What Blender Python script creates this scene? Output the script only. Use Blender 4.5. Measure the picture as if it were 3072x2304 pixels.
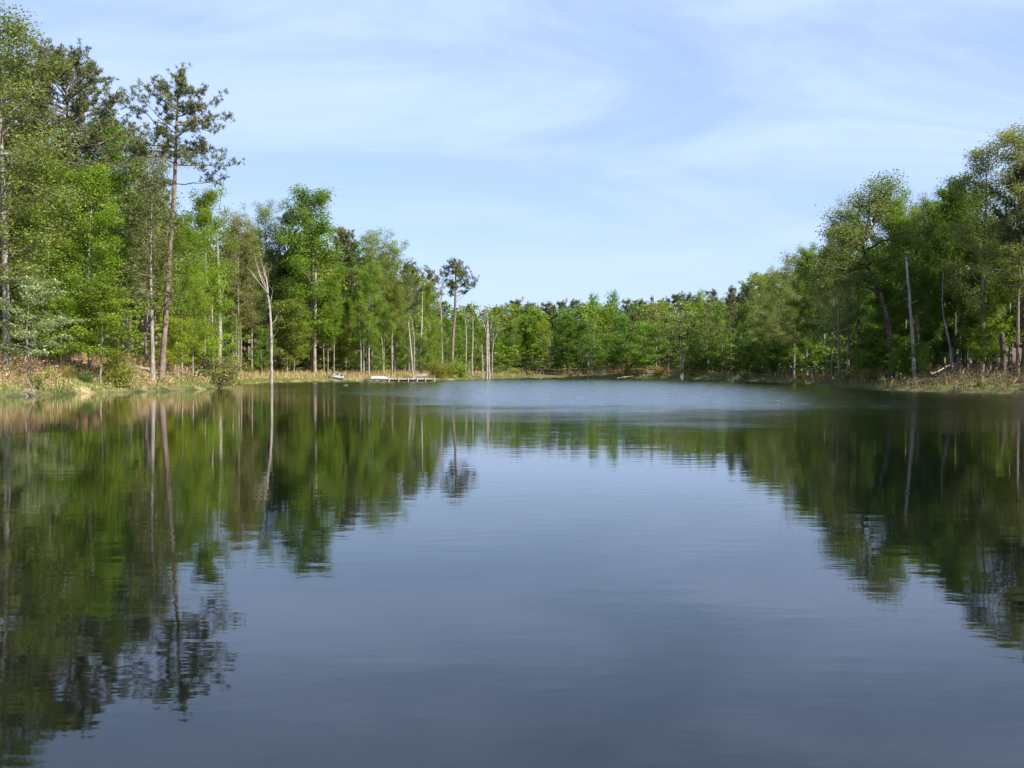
import bpy, math, random
import numpy as np

# ------------------------------------------------------------------ camera, sky, sun, exposure
scene = bpy.context.scene
for o in list(bpy.data.objects):
    bpy.data.objects.remove(o)
COL = scene.collection
CAM_H, F_PX, HORIZON = 1.6, 1081.0, 370.5

cam = bpy.data.cameras.new('camera')
cam.lens, cam.sensor_width, cam.clip_start, cam.clip_end = 38.0, 36.0, 0.1, 6000.0
camo = bpy.data.objects.new('camera', cam)
COL.objects.link(camo)
camo.location = (0, 0, CAM_H)
camo.rotation_euler = (math.radians(90 - 0.716), 0, 0)
scene.camera = camo

SUN_ELEV = math.radians(39)
SUN_AZ = math.radians(127)      # clockwise from the viewing direction (+Y): from the right, a little behind
sun_dir = np.array([math.sin(SUN_AZ) * math.cos(SUN_ELEV), math.cos(SUN_AZ) * math.cos(SUN_ELEV), math.sin(SUN_ELEV)])

world = bpy.data.worlds.new('World')
scene.world = world
world.use_nodes = True
nt = world.node_tree
nt.nodes.clear()
def N(tree, kind, **kw):
    n = tree.nodes.new(kind)
    for k, v in kw.items():
        setattr(n, k, v)
    return n
w_out = N(nt, 'ShaderNodeOutputWorld')
w_bg = N(nt, 'ShaderNodeBackground')
w_bg.inputs['Strength'].default_value = 0.0735
sky = N(nt, 'ShaderNodeTexSky')
sky.sky_type = 'NISHITA'
sky.sun_disc = False
sky.sun_elevation = SUN_ELEV
sky.sun_rotation = SUN_AZ
sky.altitude = 200
sky.air_density = 1.0
sky.dust_density = 0.6
sky.ozone_density = 3.5
# thin high cirrus, laid on a flat layer far above: direction / height gives its plane coordinates
tc = N(nt, 'ShaderNodeTexCoord')
sep = N(nt, 'ShaderNodeSeparateXYZ')
nt.links.new(tc.outputs['Generated'], sep.inputs[0])
zc = N(nt, 'ShaderNodeMath', operation='MAXIMUM'); zc.inputs[1].default_value = 0.0
nt.links.new(sep.outputs['Z'], zc.inputs[0])
za = N(nt, 'ShaderNodeMath', operation='ADD'); za.inputs[1].default_value = 0.16
nt.links.new(zc.outputs[0], za.inputs[0])
dx = N(nt, 'ShaderNodeMath', operation='DIVIDE'); dy = N(nt, 'ShaderNodeMath', operation='DIVIDE')
nt.links.new(sep.outputs['X'], dx.inputs[0]); nt.links.new(za.outputs[0], dx.inputs[1])
nt.links.new(sep.outputs['Y'], dy.inputs[0]); nt.links.new(za.outputs[0], dy.inputs[1])
comb = N(nt, 'ShaderNodeCombineXYZ')
nt.links.new(dx.outputs[0], comb.inputs[0]); nt.links.new(dy.outputs[0], comb.inputs[1])
mp = N(nt, 'ShaderNodeMapping')
mp.inputs['Rotation'].default_value = (0, 0, math.radians(-38))
mp.inputs['Scale'].default_value = (0.6, 1.1, 1)
nt.links.new(comb.outputs[0], mp.inputs[0])
nz = N(nt, 'ShaderNodeTexNoise')
nz.inputs['Scale'].default_value = 1.3; nz.inputs['Detail'].default_value = 8; nz.inputs['Roughness'].default_value = 0.6
nz.inputs['Distortion'].default_value = 0.8
nt.links.new(mp.outputs[0], nz.inputs['Vector'])
cr = N(nt, 'ShaderNodeMapRange'); cr.interpolation_type = 'SMOOTHSTEP'
cr.inputs['From Min'].default_value = 0.33; cr.inputs['From Max'].default_value = 0.72
cr.inputs['To Min'].default_value = 0.48; cr.inputs['To Max'].default_value = 1.0
nt.links.new(nz.outputs['Fac'], cr.inputs['Value'])
mixc = N(nt, 'ShaderNodeMix', data_type='RGBA')
mixc.inputs['B'].default_value = (4.3, 5.5, 8.3, 1)
nt.links.new(cr.outputs[0], mixc.inputs['Factor'])
nt.links.new(sky.outputs[0], mixc.inputs['A'])
nt.links.new(mixc.outputs['Result'], w_bg.inputs['Color'])
nt.links.new(w_bg.outputs[0], w_out.inputs[0])

sun = bpy.data.lights.new('sun', 'SUN')
sun.energy, sun.angle, sun.color = 5.0, math.radians(0.53), (1.0, 0.93, 0.82)
suno = bpy.data.objects.new('sun', sun)
COL.objects.link(suno)
from mathutils import Vector
suno.rotation_euler = Vector(sun_dir.tolist()).to_track_quat('Z', 'Y').to_euler()
suno.location = (60, -40, 80)

scene.view_settings.view_transform = 'Standard'
scene.view_settings.look = 'None'
scene.view_settings.exposure = 1.1
scene.view_settings.gamma = 1.0
scene.view_settings.use_curve_mapping = False
scene.render.engine = 'CYCLES'
scene.cycles.max_bounces = 8
scene.cycles.diffuse_bounces = 3
scene.cycles.glossy_bounces = 3
scene.cycles.transmission_bounces = 3

RNG = np.random.default_rng(7)

# ------------------------------------------------------------------ materials
def mat(name):
    m = bpy.data.materials.new(name)
    m.use_nodes = True
    m.node_tree.nodes.clear()
    return m, m.node_tree
def L(t, a, b):
    t.links.new(a, b)

def leaf_material(name, translucent=0.38, rough=0.55):
    m, t = mat(name)
    out = N(t, 'ShaderNodeOutputMaterial')
    at = N(t, 'ShaderNodeAttribute', attribute_name='col')
    oi = N(t, 'ShaderNodeObjectInfo')
    mul = N(t, 'ShaderNodeMix', data_type='RGBA', blend_type='MULTIPLY')
    mul.inputs['Factor'].default_value = 1
    L(t, at.outputs['Color'], mul.inputs['A']); L(t, oi.outputs['Color'], mul.inputs['B'])
    p = N(t, 'ShaderNodeBsdfPrincipled')
    p.inputs['Roughness'].default_value = rough
    p.inputs['Specular IOR Level'].default_value = 0.14
    L(t, mul.outputs['Result'], p.inputs['Base Color'])
    tr = N(t, 'ShaderNodeBsdfTranslucent')
    warm = N(t, 'ShaderNodeMix', data_type='RGBA', blend_type='MULTIPLY')
    warm.inputs['Factor'].default_value = 1
    warm.inputs['B'].default_value = (1.35, 1.4, 0.75, 1)
    L(t, mul.outputs['Result'], warm.inputs['A'])
    L(t, warm.outputs['Result'], tr.inputs['Color'])
    ms = N(t, 'ShaderNodeMixShader')
    ms.inputs[0].default_value = translucent
    L(t, p.outputs[0], ms.inputs[1]); L(t, tr.outputs[0], ms.inputs[2])
    L(t, ms.outputs[0], out.inputs[0])
    return m
M_LEAF = leaf_material('leaf', 0.44)
M_NEEDLE = leaf_material('needle', 0.15, 0.5)
M_DRY = leaf_material('dry_grass', 0.25, 0.8)

def bark_material():
    m, t = mat('bark')
    out = N(t, 'ShaderNodeOutputMaterial')
    oi = N(t, 'ShaderNodeObjectInfo')
    at = N(t, 'ShaderNodeAttribute', attribute_name='col')
    tcn = N(t, 'ShaderNodeTexCoord')
    mpn = N(t, 'ShaderNodeMapping'); mpn.inputs['Scale'].default_value = (9, 9, 2.2)
    L(t, tcn.outputs['Object'], mpn.inputs[0])
    nz = N(t, 'ShaderNodeTexNoise'); nz.inputs['Scale'].default_value = 1; nz.inputs['Detail'].default_value = 5
    L(t, mpn.outputs[0], nz.inputs['Vector'])
    nb = N(t, 'ShaderNodeTexNoise'); nb.inputs['Scale'].default_value = 0.55; nb.inputs['Detail'].default_value = 3
    L(t, tcn.outputs['Object'], nb.inputs['Vector'])
    r1 = N(t, 'ShaderNodeMapRange'); r1.inputs['From Min'].default_value = .3; r1.inputs['From Max'].default_value = .7
    r1.inputs['To Min'].default_value = .45; r1.inputs['To Max'].default_value = 1.35
    L(t, nz.outputs['Fac'], r1.inputs['Value'])
    r2 = N(t, 'ShaderNodeMapRange'); r2.inputs['From Min'].default_value = .35; r2.inputs['From Max'].default_value = .65
    r2.inputs['To Min'].default_value = .7; r2.inputs['To Max'].default_value = 1.25
    L(t, nb.outputs['Fac'], r2.inputs['Value'])
    mm = N(t, 'ShaderNodeMath', operation='MULTIPLY'); L(t, r1.outputs[0], mm.inputs[0]); L(t, r2.outputs[0], mm.inputs[1])
    mul = N(t, 'ShaderNodeMix', data_type='RGBA', blend_type='MULTIPLY'); mul.inputs['Factor'].default_value = 1
    L(t, at.outputs['Color'], mul.inputs['A']); L(t, oi.outputs['Color'], mul.inputs['B'])
    vs = N(t, 'ShaderNodeVectorMath', operation='SCALE')
    L(t, mul.outputs['Result'], vs.inputs[0]); L(t, mm.outputs[0], vs.inputs['Scale'])
    p = N(t, 'ShaderNodeBsdfPrincipled'); p.inputs['Roughness'].default_value = .9
    p.inputs['Specular IOR Level'].default_value = .15
    L(t, vs.outputs[0], p.inputs['Base Color'])
    bp = N(t, 'ShaderNodeBump'); bp.inputs['Distance'].default_value = .04; bp.inputs['Strength'].default_value = .8
    L(t, nz.outputs['Fac'], bp.inputs['Height']); L(t, bp.outputs[0], p.inputs['Normal'])
    L(t, p.outputs[0], out.inputs[0])
    return m
M_BARK = bark_material()

def paint_material(name, color, rough=.5, grain=.25, scale=3.0):
    m, t = mat(name)
    out = N(t, 'ShaderNodeOutputMaterial')
    tcn = N(t, 'ShaderNodeTexCoord')
    nz = N(t, 'ShaderNodeTexNoise'); nz.inputs['Scale'].default_value = scale; nz.inputs['Detail'].default_value = 5
    L(t, tcn.outputs['Object'], nz.inputs['Vector'])
    r = N(t, 'ShaderNodeMapRange'); r.inputs['From Min'].default_value = .3; r.inputs['From Max'].default_value = .7
    r.inputs['To Min'].default_value = 1 - grain; r.inputs['To Max'].default_value = 1 + grain * .3
    L(t, nz.outputs['Fac'], r.inputs['Value'])
    vs = N(t, 'ShaderNodeVectorMath', operation='SCALE'); vs.inputs[0].default_value = color
    L(t, r.outputs[0], vs.inputs['Scale'])
    p = N(t, 'ShaderNodeBsdfPrincipled'); p.inputs['Roughness'].default_value = rough
    L(t, vs.outputs[0], p.inputs['Base Color']); L(t, p.outputs[0], out.inputs[0])
    return m
M_WHITE = paint_material('white_hull', (.35, .35, .335), .45, .18)
M_DARKHULL = paint_material('dark_hull', (.05, .05, .05), .5)
M_GREYPAINT = paint_material('grey_hull', (.34, .38, .44), .45, .2)
M_WOOD = paint_material('weathered_wood', (.40, .36, .30), .9, .45, 6)
M_DARKWOOD = paint_material('dark_wood', (.09, .075, .06), .8, .4, 6)
M_BLACK = paint_material('black_plastic', (.03, .03, .035), .5)

def ground_material():
    m, t = mat('ground')
    out = N(t, 'ShaderNodeOutputMaterial')
    at = N(t, 'ShaderNodeAttribute', attribute_name='col')
    tcn = N(t, 'ShaderNodeTexCoord')
    nz = N(t, 'ShaderNodeTexNoise'); nz.inputs['Scale'].default_value = 1.6; nz.inputs['Detail'].default_value = 8
    L(t, tcn.outputs['Object'], nz.inputs['Vector'])
    n2 = N(t, 'ShaderNodeTexNoise'); n2.inputs['Scale'].default_value = .25; n2.inputs['Detail'].default_value = 4
    L(t, tcn.outputs['Object'], n2.inputs['Vector'])
    r = N(t, 'ShaderNodeMapRange'); r.inputs['From Min'].default_value = .3; r.inputs['From Max'].default_value = .7
    r.inputs['To Min'].default_value = .55; r.inputs['To Max'].default_value = 1.4
    L(t, nz.outputs['Fac'], r.inputs['Value'])
    r2 = N(t, 'ShaderNodeMapRange'); r2.inputs['From Min'].default_value = .3; r2.inputs['From Max'].default_value = .7
    r2.inputs['To Min'].default_value = .75; r2.inputs['To Max'].default_value = 1.2
    L(t, n2.outputs['Fac'], r2.inputs['Value'])
    mm = N(t, 'ShaderNodeMath', operation='MULTIPLY'); L(t, r.outputs[0], mm.inputs[0]); L(t, r2.outputs[0], mm.inputs[1])
    vs = N(t, 'ShaderNodeVectorMath', operation='SCALE')
    L(t, at.outputs['Color'], vs.inputs[0]); L(t, mm.outputs[0], vs.inputs['Scale'])
    p = N(t, 'ShaderNodeBsdfPrincipled'); p.inputs['Roughness'].default_value = .95
    p.inputs['Specular IOR Level'].default_value = .1
    L(t, vs.outputs[0], p.inputs['Base Color'])
    bp = N(t, 'ShaderNodeBump'); bp.inputs['Distance'].default_value = .12; bp.inputs['Strength'].default_value = .8
    L(t, nz.outputs['Fac'], bp.inputs['Height']); L(t, bp.outputs[0], p.inputs['Normal'])
    L(t, p.outputs[0], out.inputs[0])
    return m
M_GROUND = ground_material()

RUF, FRK = .22, .18
def water_material():
    m, t = mat('water')
    out = N(t, 'ShaderNodeOutputMaterial')
    tcn = N(t, 'ShaderNodeTexCoord')
    sp = N(t, 'ShaderNodeSeparateXYZ'); L(t, tcn.outputs['Object'], sp.inputs[0])
    def M2(op, a, b):
        n = N(t, 'ShaderNodeMath', operation=op)
        for i, v in enumerate((a, b)):
            if isinstance(v, (int, float)): n.inputs[i].default_value = v
            else: L(t, v, n.inputs[i])
        return n.outputs[0]
    # wind-ruffled water: everything beyond two lines on the lake, its edge broken up by noise
    x8 = M2('ADD', sp.outputs['X'], 8.0)
    y43 = M2('SUBTRACT', sp.outputs['Y'], 43.0)
    e1 = M2('ADD', y43, M2('MULTIPLY', x8, 3.06))
    e1 = M2('MULTIPLY', e1, .45)
    e2 = M2('ADD', M2('MULTIPLY', M2('ADD', y43, M2('MULTIPLY', x8, .615)), .5), 4.0)
    e = M2('MINIMUM', e1, e2)
    mpw = N(t, 'ShaderNodeMapping'); mpw.inputs['Scale'].default_value = (.05, .09, .1)
    L(t, tcn.outputs['Object'], mpw.inputs[0])
    nw = N(t, 'ShaderNodeTexNoise'); nw.inputs['Scale'].default_value = 1.0; nw.inputs['Detail'].default_value = 6
    nw.inputs['Roughness'].default_value = .65
    L(t, mpw.outputs[0], nw.inputs['Vector'])
    e = M2('ADD', e, M2('MULTIPLY', M2('SUBTRACT', nw.outputs['Fac'], .5), 22.0))
    mask = N(t, 'ShaderNodeMapRange'); mask.interpolation_type = 'SMOOTHSTEP'
    mask.inputs['From Min'].default_value = -5; mask.inputs['From Max'].default_value = 15
    L(t, e, mask.inputs['Value'])
    # small waves, longer across the line of sight
    def noise(sx, sy, sc, det):
        mp_ = N(t, 'ShaderNodeMapping'); mp_.inputs['Scale'].default_value = (sx, sy, 1)
        L(t, tcn.outputs['Object'], mp_.inputs[0])
        n_ = N(t, 'ShaderNodeTexNoise'); n_.inputs['Scale'].default_value = sc; n_.inputs['Detail'].default_value = det
        L(t, mp_.outputs[0], n_.inputs['Vector'])
        return n_.outputs['Fac']
    calm = M2('ADD', M2('MULTIPLY', noise(.5, 1.0, 3.2, 3), .0019), M2('MULTIPLY', noise(.35, 1.0, .55, 1), .0028))
    rough = M2('MULTIPLY', noise(.8, 1.0, 3.2, 3), .018)
    h = M2('ADD', calm, M2('MULTIPLY', rough, mask.outputs[0]))
    bp = N(t, 'ShaderNodeBump'); bp.inputs['Strength'].default_value = 1.0; bp.inputs['Distance'].default_value = 1.0
    L(t, h, bp.inputs['Height'])
    # murky body under a mirror-like surface; the ruffled part reflects a little less at grazing angles
    body = N(t, 'ShaderNodeBsdfDiffuse'); body.inputs['Color'].default_value = (.0020, .0035, .0032, 1)
    gl = N(t, 'ShaderNodeBsdfGlossy'); gl.distribution = 'BECKMANN'
    gl.inputs['Color'].default_value = (1, 1, 1, 1)
    ro = M2('ADD', M2('MULTIPLY', M2('MULTIPLY', mask.outputs[0], M2('ADD', M2('MULTIPLY', noise(1.0, .4, 1.1, 4), .5), .75)), RUF), .035)
    L(t, ro, gl.inputs['Roughness'])
    L(t, bp.outputs[0], gl.inputs['Normal'])
    fr = N(t, 'ShaderNodeFresnel'); fr.inputs['IOR'].default_value = 1.333
    L(t, bp.outputs[0], fr.inputs['Normal'])
    fac = M2('MULTIPLY', fr.outputs[0], M2('SUBTRACT', 1.0, M2('MULTIPLY', mask.outputs[0], FRK)))
    ms = N(t, 'ShaderNodeMixShader')
    L(t, fac, ms.inputs[0]); L(t, body.outputs[0], ms.inputs[1]); L(t, gl.outputs[0], ms.inputs[2])
    L(t, ms.outputs[0], out.inputs[0])
    return m
M_WATER = water_material()

# ------------------------------------------------------------------ mesh helpers
class Geo:
    """collects vertices, faces, vertex colours and material slots, then becomes one mesh"""
    def __init__(self):
        self.v, self.f, self.c, self.m, self.n = [], [], [], [], 0
    def add(self, v, f, col, mi=0):
        v = np.asarray(v, float).reshape(-1, 3); f = np.asarray(f, int)
        if len(v) == 0 or len(f) == 0:
            return
        c = np.asarray(col, float)
        if c.ndim == 1:
            c = np.broadcast_to(c, (len(v), 3))
        self.v.append(v); self.f.append(f + self.n); self.c.append(c); self.m.append(mi); self.n += len(v)
    def merged(self):
        return np.concatenate(self.v), self.f, np.concatenate(self.c), self.m
    def add_geo(self, g, M3, off, csc, mi_map=None, cscale_by_mi=None):
        for v, c in ((np.concatenate(g.v) @ M3.T + off, np.concatenate(g.c)),):
            base = self.n
            cc = c.copy()
            if cscale_by_mi is not None:
                for f, mi in zip(g.f, g.m):
                    pass
            self.v.append(v); self.c.append(cc * np.asarray(csc)); self.n += len(v)
            for f, mi in zip(g.f, g.m):
                self.f.append(f + base); self.m.append(mi)
    def mesh(self, name, mats, smooth=False):
        me = bpy.data.meshes.new(name)
        v = np.concatenate(self.v); c = np.concatenate(self.c)
        tot = np.concatenate([np.full(len(f), f.shape[1]) for f in self.f])
        mi = np.concatenate([np.full(len(f), m) for f, m in zip(self.f, self.m)])
        idx = np.concatenate([f.ravel() for f in self.f]).astype(np.int32)
        me.vertices.add(len(v)); me.vertices.foreach_set('co', v.astype(np.float32).ravel())
        me.loops.add(len(idx)); me.loops.foreach_set('vertex_index', idx)
        me.polygons.add(len(tot))
        me.polygons.foreach_set('loop_start', np.concatenate([[0], np.cumsum(tot)[:-1]]).astype(np.int32))
        me.polygons.foreach_set('loop_total', tot.astype(np.int32))
        for m in mats:
            me.materials.append(m)
        me.polygons.foreach_set('material_index', mi.astype(np.int32))
        a = me.attributes.new('col', 'FLOAT_COLOR', 'POINT')
        rgba = np.ones((len(v), 4), np.float32); rgba[:, :3] = c
        a.data.foreach_set('color', rgba.ravel())
        me.polygons.foreach_set('use_smooth', np.full(len(tot), smooth))
        me.update(calc_edges=True)
        return me

def norm(a):
    return a / np.maximum(np.linalg.norm(a, axis=-1, keepdims=True), 1e-9)

def tube(g, path, radii, sides=5, col=(1, 1, 1), cap=True, mi=0):
    p = np.asarray(path, float); r = np.asarray(radii, float)
    n = len(p)
    t = norm(np.gradient(p, axis=0))
    ref = np.where(np.abs(t[:, 2:3]) > .8, np.array([[1.0, 0, 0]]), np.array([[0, 0, 1.0]]))
    u = norm(np.cross(t, ref)); w = np.cross(t, u)
    for i in range(1, n):                       # keep rings from twisting
        if np.dot(u[i], u[i - 1]) < 0:
            u[i] = -u[i]; w[i] = -w[i]
    a = np.linspace(0, 2 * np.pi, sides, endpoint=False)
    ring = (p[:, None, :] + r[:, None, None] * (np.cos(a)[None, :, None] * u[:, None, :] + np.sin(a)[None, :, None] * w[:, None, :]))
    v = ring.reshape(-1, 3)
    i = np.arange(n - 1)[:, None] * sides; j = np.arange(sides)[None, :]; k = (j + 1) % sides
    f = np.stack([i + j, i + k, i + sides + k, i + sides + j], -1).reshape(-1, 4)
    g.add(v, f, col, mi)
    if cap:
        g.add(np.vstack([v[-sides:], p[-1:] + t[-1:] * r[-1] * .3]), np.array([[q, (q + 1) % sides, sides] for q in range(sides)]), col, mi)

def leaves(g, rng, c, size, col, up=.7, aspect=.62, spread=.25, mi=0, csd=.16):
    n = len(c)
    nn = rng.normal(size=(n, 3)); nn[:, 2] = np.abs(nn[:, 2]) + up
    nn = norm(nn)
    a = norm(np.cross(nn, rng.normal(size=(n, 3)))); b = np.cross(nn, a)
    l = size * rng.uniform(1 - spread * 1.6, 1 + spread * 1.6, (n, 1))
    w = l * aspect
    v = np.stack([c - a * l * .5 - nn * l * .1, c + b * w * .5, c + a * l * .5 - nn * l * .14, c - b * w * .5], 1).reshape(-1, 3)
    f = np.arange(n * 4).reshape(n, 4)
    cc = np.asarray(col, float)
    if cc.ndim == 1:
        cc = np.broadcast_to(cc, (n, 3))
    k = np.clip(1 + rng.normal(size=(n, 1)) * csd, .45, 1.7)
    hue = rng.normal(size=(n, 1)) * .07
    cc = cc * k * np.concatenate([1 + hue * 1.6, 1 + hue * .2, 1 - hue], 1)
    g.add(v, f, np.repeat(cc, 4, 0), mi)

def needles(g, rng, c, axis, length, width, k, col, mi=0):
    """a tuft of needles at each centre c, pointing out along axis"""
    n = len(c)
    d = norm(norm(axis)[:, None, :] * .35 + rng.normal(size=(n, k, 3)) * .7 + np.array([0, 0, .22]))
    base = np.repeat(c[:, None, :], k, 1) + rng.normal(size=(n, k, 3)) * length * .18
    perp = norm(np.cross(d, rng.normal(size=(n, k, 3))))
    ln = length * rng.uniform(.6, 1.25, (n, k, 1))
    v = np.stack([base - perp * width, base + perp * width, base + d * ln], 2).reshape(-1, 3)
    f = np.arange(n * k * 3).reshape(-1, 3)
    kk = np.clip(1 + rng.normal(size=(n, 1)) * .16 + rng.normal(size=(n, k)) * .12, .5, 1.6).reshape(-1, 1)
    g.add(v, f, np.repeat(np.asarray(col) * kk, 3, 0), mi)

def bend_path(rng, p0, direction, length, n=5, curl=.2, wob=.08):
    t = np.linspace(0, 1, n)[:, None]
    d = norm(np.asarray(direction, float))
    p = np.asarray(p0) + d * length * t
    p[:, 2] += curl * length * (t[:, 0] ** 2)
    p[1:] += rng.normal(size=(n - 1, 3)) * wob * length * .35 * t[1:]
    return p

def at_path(path, u):
    x = np.clip(u, 0, 1) * (len(path) - 1)
    i = min(int(x), len(path) - 2)
    return path[i] + (path[i + 1] - path[i]) * (x - i)

BROAD = (.152, .228, .034)

def grow(seed, H=20, R=4.4, base=.15, nprim=34, nsec=5, nclus=3, nleaf=24, lsize=.27, clus=.62, flat=.5, shape='oval',
         col=BROAD, r0=.24, lean=(0, 0), elev=(8, 55), wob=.25, droop=.0, csd=.16, sides=7, gap=.0, twig=True, up=.7, trunk_top=.96,
         bark=(1, 1, 1), fleck=None):
    """a broadleaved tree: returns (wood, crown) geometry, H metres tall, base at the origin"""
    rng = np.random.default_rng(seed)
    wood, crown = Geo(), Geo()
    n = 12
    t = np.linspace(0, 1, n)
    ph = rng.uniform(0, 6.28, 4)
    tp = np.stack([lean[0] * H * t ** 1.3 + wob * np.sin(3.1 * t + ph[0]) * t + .4 * wob * np.sin(8 * t + ph[1]) * t,
                   lean[1] * H * t ** 1.3 + wob * np.cos(2.7 * t + ph[2]) * t,
                   t * H * trunk_top], 1)
    tp[0, 2] = -.5
    tr = r0 * (1.0 - .93 * t) ** .85; tr[0] *= 1.35
    tube(wood, tp, np.maximum(tr, .02), sides, bark)
    cen, ccol = [], []
    for i in range(nprim):
        u = base + (trunk_top - .03 - base) * ((i + rng.uniform(.1, .9)) / nprim)
        s = (u - base) / (1 - base)
        if shape == 'oval': prof = math.sqrt(max(.03, 1 - (2 * s - .85) ** 2 / 1.35))
        elif shape == 'cone': prof = (1 - s) ** .75 * .95 + .1
        elif shape == 'dome': prof = math.sqrt(max(.04, 1 - (s - .35) ** 2 / .48)) if s > .35 else .55 + 1.28 * s
        else: prof = .75 + .25 * math.sin(s * 9 + ph[3])
        if rng.uniform() < gap: continue
        ln = R * prof * rng.uniform(.62, 1.18)
        az = i * 2.39996 + rng.uniform(-.5, .5)
        el = math.radians(elev[0] + (elev[1] - elev[0]) * s ** 1.4 + rng.uniform(-12, 12))
        d = np.array([math.cos(az) * math.cos(el), math.sin(az) * math.cos(el), math.sin(el)])
        p0 = at_path(tp, u / trunk_top)
        pth = bend_path(rng, p0, d, ln, 5, -droop + rng.uniform(-.04, .12), .22)
        rb = min(.42 * r0 * (1 - .9 * u), .02 + .014 * ln)
        tube(wood, pth, np.linspace(rb, .012, 5), 4, bark)
        mult = rng.normal(1, .13)
        for j in range(nsec):
            v = .28 + .72 * (j + rng.uniform(.2, 1)) / nsec
            q0 = at_path(pth, v)
            sd = d * .7 + rng.normal(size=3) * .75; sd[2] *= flat * 1.2
            sl = ln * rng.uniform(.2, .42) * (1.15 - .5 * v)
            sp = bend_path(rng, q0, sd, sl, 3, .02, .2)
            if twig: tube(wood, sp, np.linspace(max(.012, rb * .4), .008, 3), 3, bark, cap=False)
            for w in range(nclus):
                cen.append(at_path(sp, (w + rng.uniform(.4, 1.1)) / nclus)); ccol.append(mult * rng.normal(1, .1))
        cen.append(pth[-1]); ccol.append(mult)
    cen.append(tp[-1]); ccol.append(1.0)
    cen = np.array(cen); ccol = np.clip(np.array(ccol), .6, 1.5)
    k = nleaf
    pos = np.repeat(cen, k, 0) + rng.normal(size=(len(cen) * k, 3)) * np.array([clus, clus, clus * flat]) * .62
    cc = np.repeat(ccol, k)[:, None] * np.asarray(col)
    leaves(crown, rng, pos, lsize, cc, up=up, csd=csd)
    if fleck is not None:
        m = rng.uniform(size=len(pos)) < fleck[0]
        fp = pos[m] + np.array([0, 0, .08])
        leaves(crown, rng, fp, lsize * .75, np.asarray(fleck[1]), up=1.2, csd=.08)
    return wood, crown

def pine_limb(wood, crown, rng, p0, p1, r=.05, sub=5, tufts=5, k=13, nl=.34, nw=.022, col=(.115, .130, .052), sag=.1, bark=(1, 1, 1), start=.35, ssize=1.0):
    p0 = np.asarray(p0, float); p1 = np.asarray(p1, float)
    ln = np.linalg.norm(p1 - p0)
    t = np.linspace(0, 1, 6)[:, None]
    pth = p0 + (p1 - p0) * t + rng.normal(size=(6, 3)) * .05 * ln * t * (1 - t) * 2
    pth[:, 2] -= sag * ln * 4 * (t * (1 - t))[:, 0] * .5
    tube(wood, pth, np.linspace(r, .015, 6), 4, bark)
    d = norm(p1 - p0)
    cen, ax = [], []
    for j in range(sub):
        v = start + (1 - start) * (j + rng.uniform(.2, 1)) / sub
        q = at_path(pth, v)
        sd = norm(d * .6 + rng.normal(size=3) * .7 + np.array([0, 0, .25]))
        sl = ssize * min(1.6, .35 * ln + .35) * rng.uniform(.5, 1.1)
        sp = bend_path(rng, q, sd, sl, 3, .12, .15)
        tube(wood, sp, np.linspace(max(.012, r * .35), .008, 3), 3, bark, cap=False)
        for w in range(tufts):
            cen.append(at_path(sp, .25 + .8 * (w + rng.uniform(0, 1)) / tufts) + rng.normal(size=3) * .16); ax.append(sd + np.array([0, 0, .4]))
    cen.append(pth[-1]); ax.append(d)
    needles(crown, rng, np.array(cen), np.array(ax), nl, nw, k, col)

def grow_pine(seed, H=22, R=3.0, base=.58, nprim=38, r0=.24, sub=7, tufts=7, k=15, nl=.32, nw=.03, col=(.115, .130, .052), bark=(1, 1, 1), wob=.3, dead=6):
    rng = np.random.default_rng(seed)
    wood, crown = Geo(), Geo()
    t = np.linspace(0, 1, 12); ph = rng.uniform(0, 6.28, 3)
    tp = np.stack([wob * np.sin(3 * t + ph[0]) * t, wob * np.cos(2.5 * t + ph[1]) * t, t * H * .985], 1); tp[0, 2] = -.5
    tr = r0 * (1 - .88 * t ** 1.2); tr[0] *= 1.3
    tube(wood, tp, tr, 8, bark)
    for i in range(dead):
        u = rng.uniform(.25, base); az = rng.uniform(0, 6.28)
        p0 = at_path(tp, u)
        tube(wood, bend_path(rng, p0, (math.cos(az), math.sin(az), rng.uniform(-.1, .4)), rng.uniform(.4, 1.6), 3, 0, .2), [.03, .02, .01], 3, bark)
    for i in range(nprim):
        s = (i + rng.uniform(.1, .9)) / nprim
        u = base + (.985 - base) * s
        prof = math.sqrt(max(.05, 1 - (s - .38) ** 2 / .45)) if s > .2 else .8
        ln = R * prof * rng.uniform(.55, 1.2)
        az = i * 2.39996 + rng.uniform(-.6, .6)
        el = math.radians(2 + 50 * s ** 1.6 + rng.uniform(-12, 14))
        p0 = at_path(tp, u)
        pine_limb(wood, crown, rng, p0, p0 + ln * np.array([math.cos(az) * math.cos(el), math.sin(az) * math.cos(el), math.sin(el)]),
                  r=.02 + .018 * ln, sub=sub, tufts=tufts, k=k, nl=nl, nw=nw, col=col, bark=bark)
    return wood, crown

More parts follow.
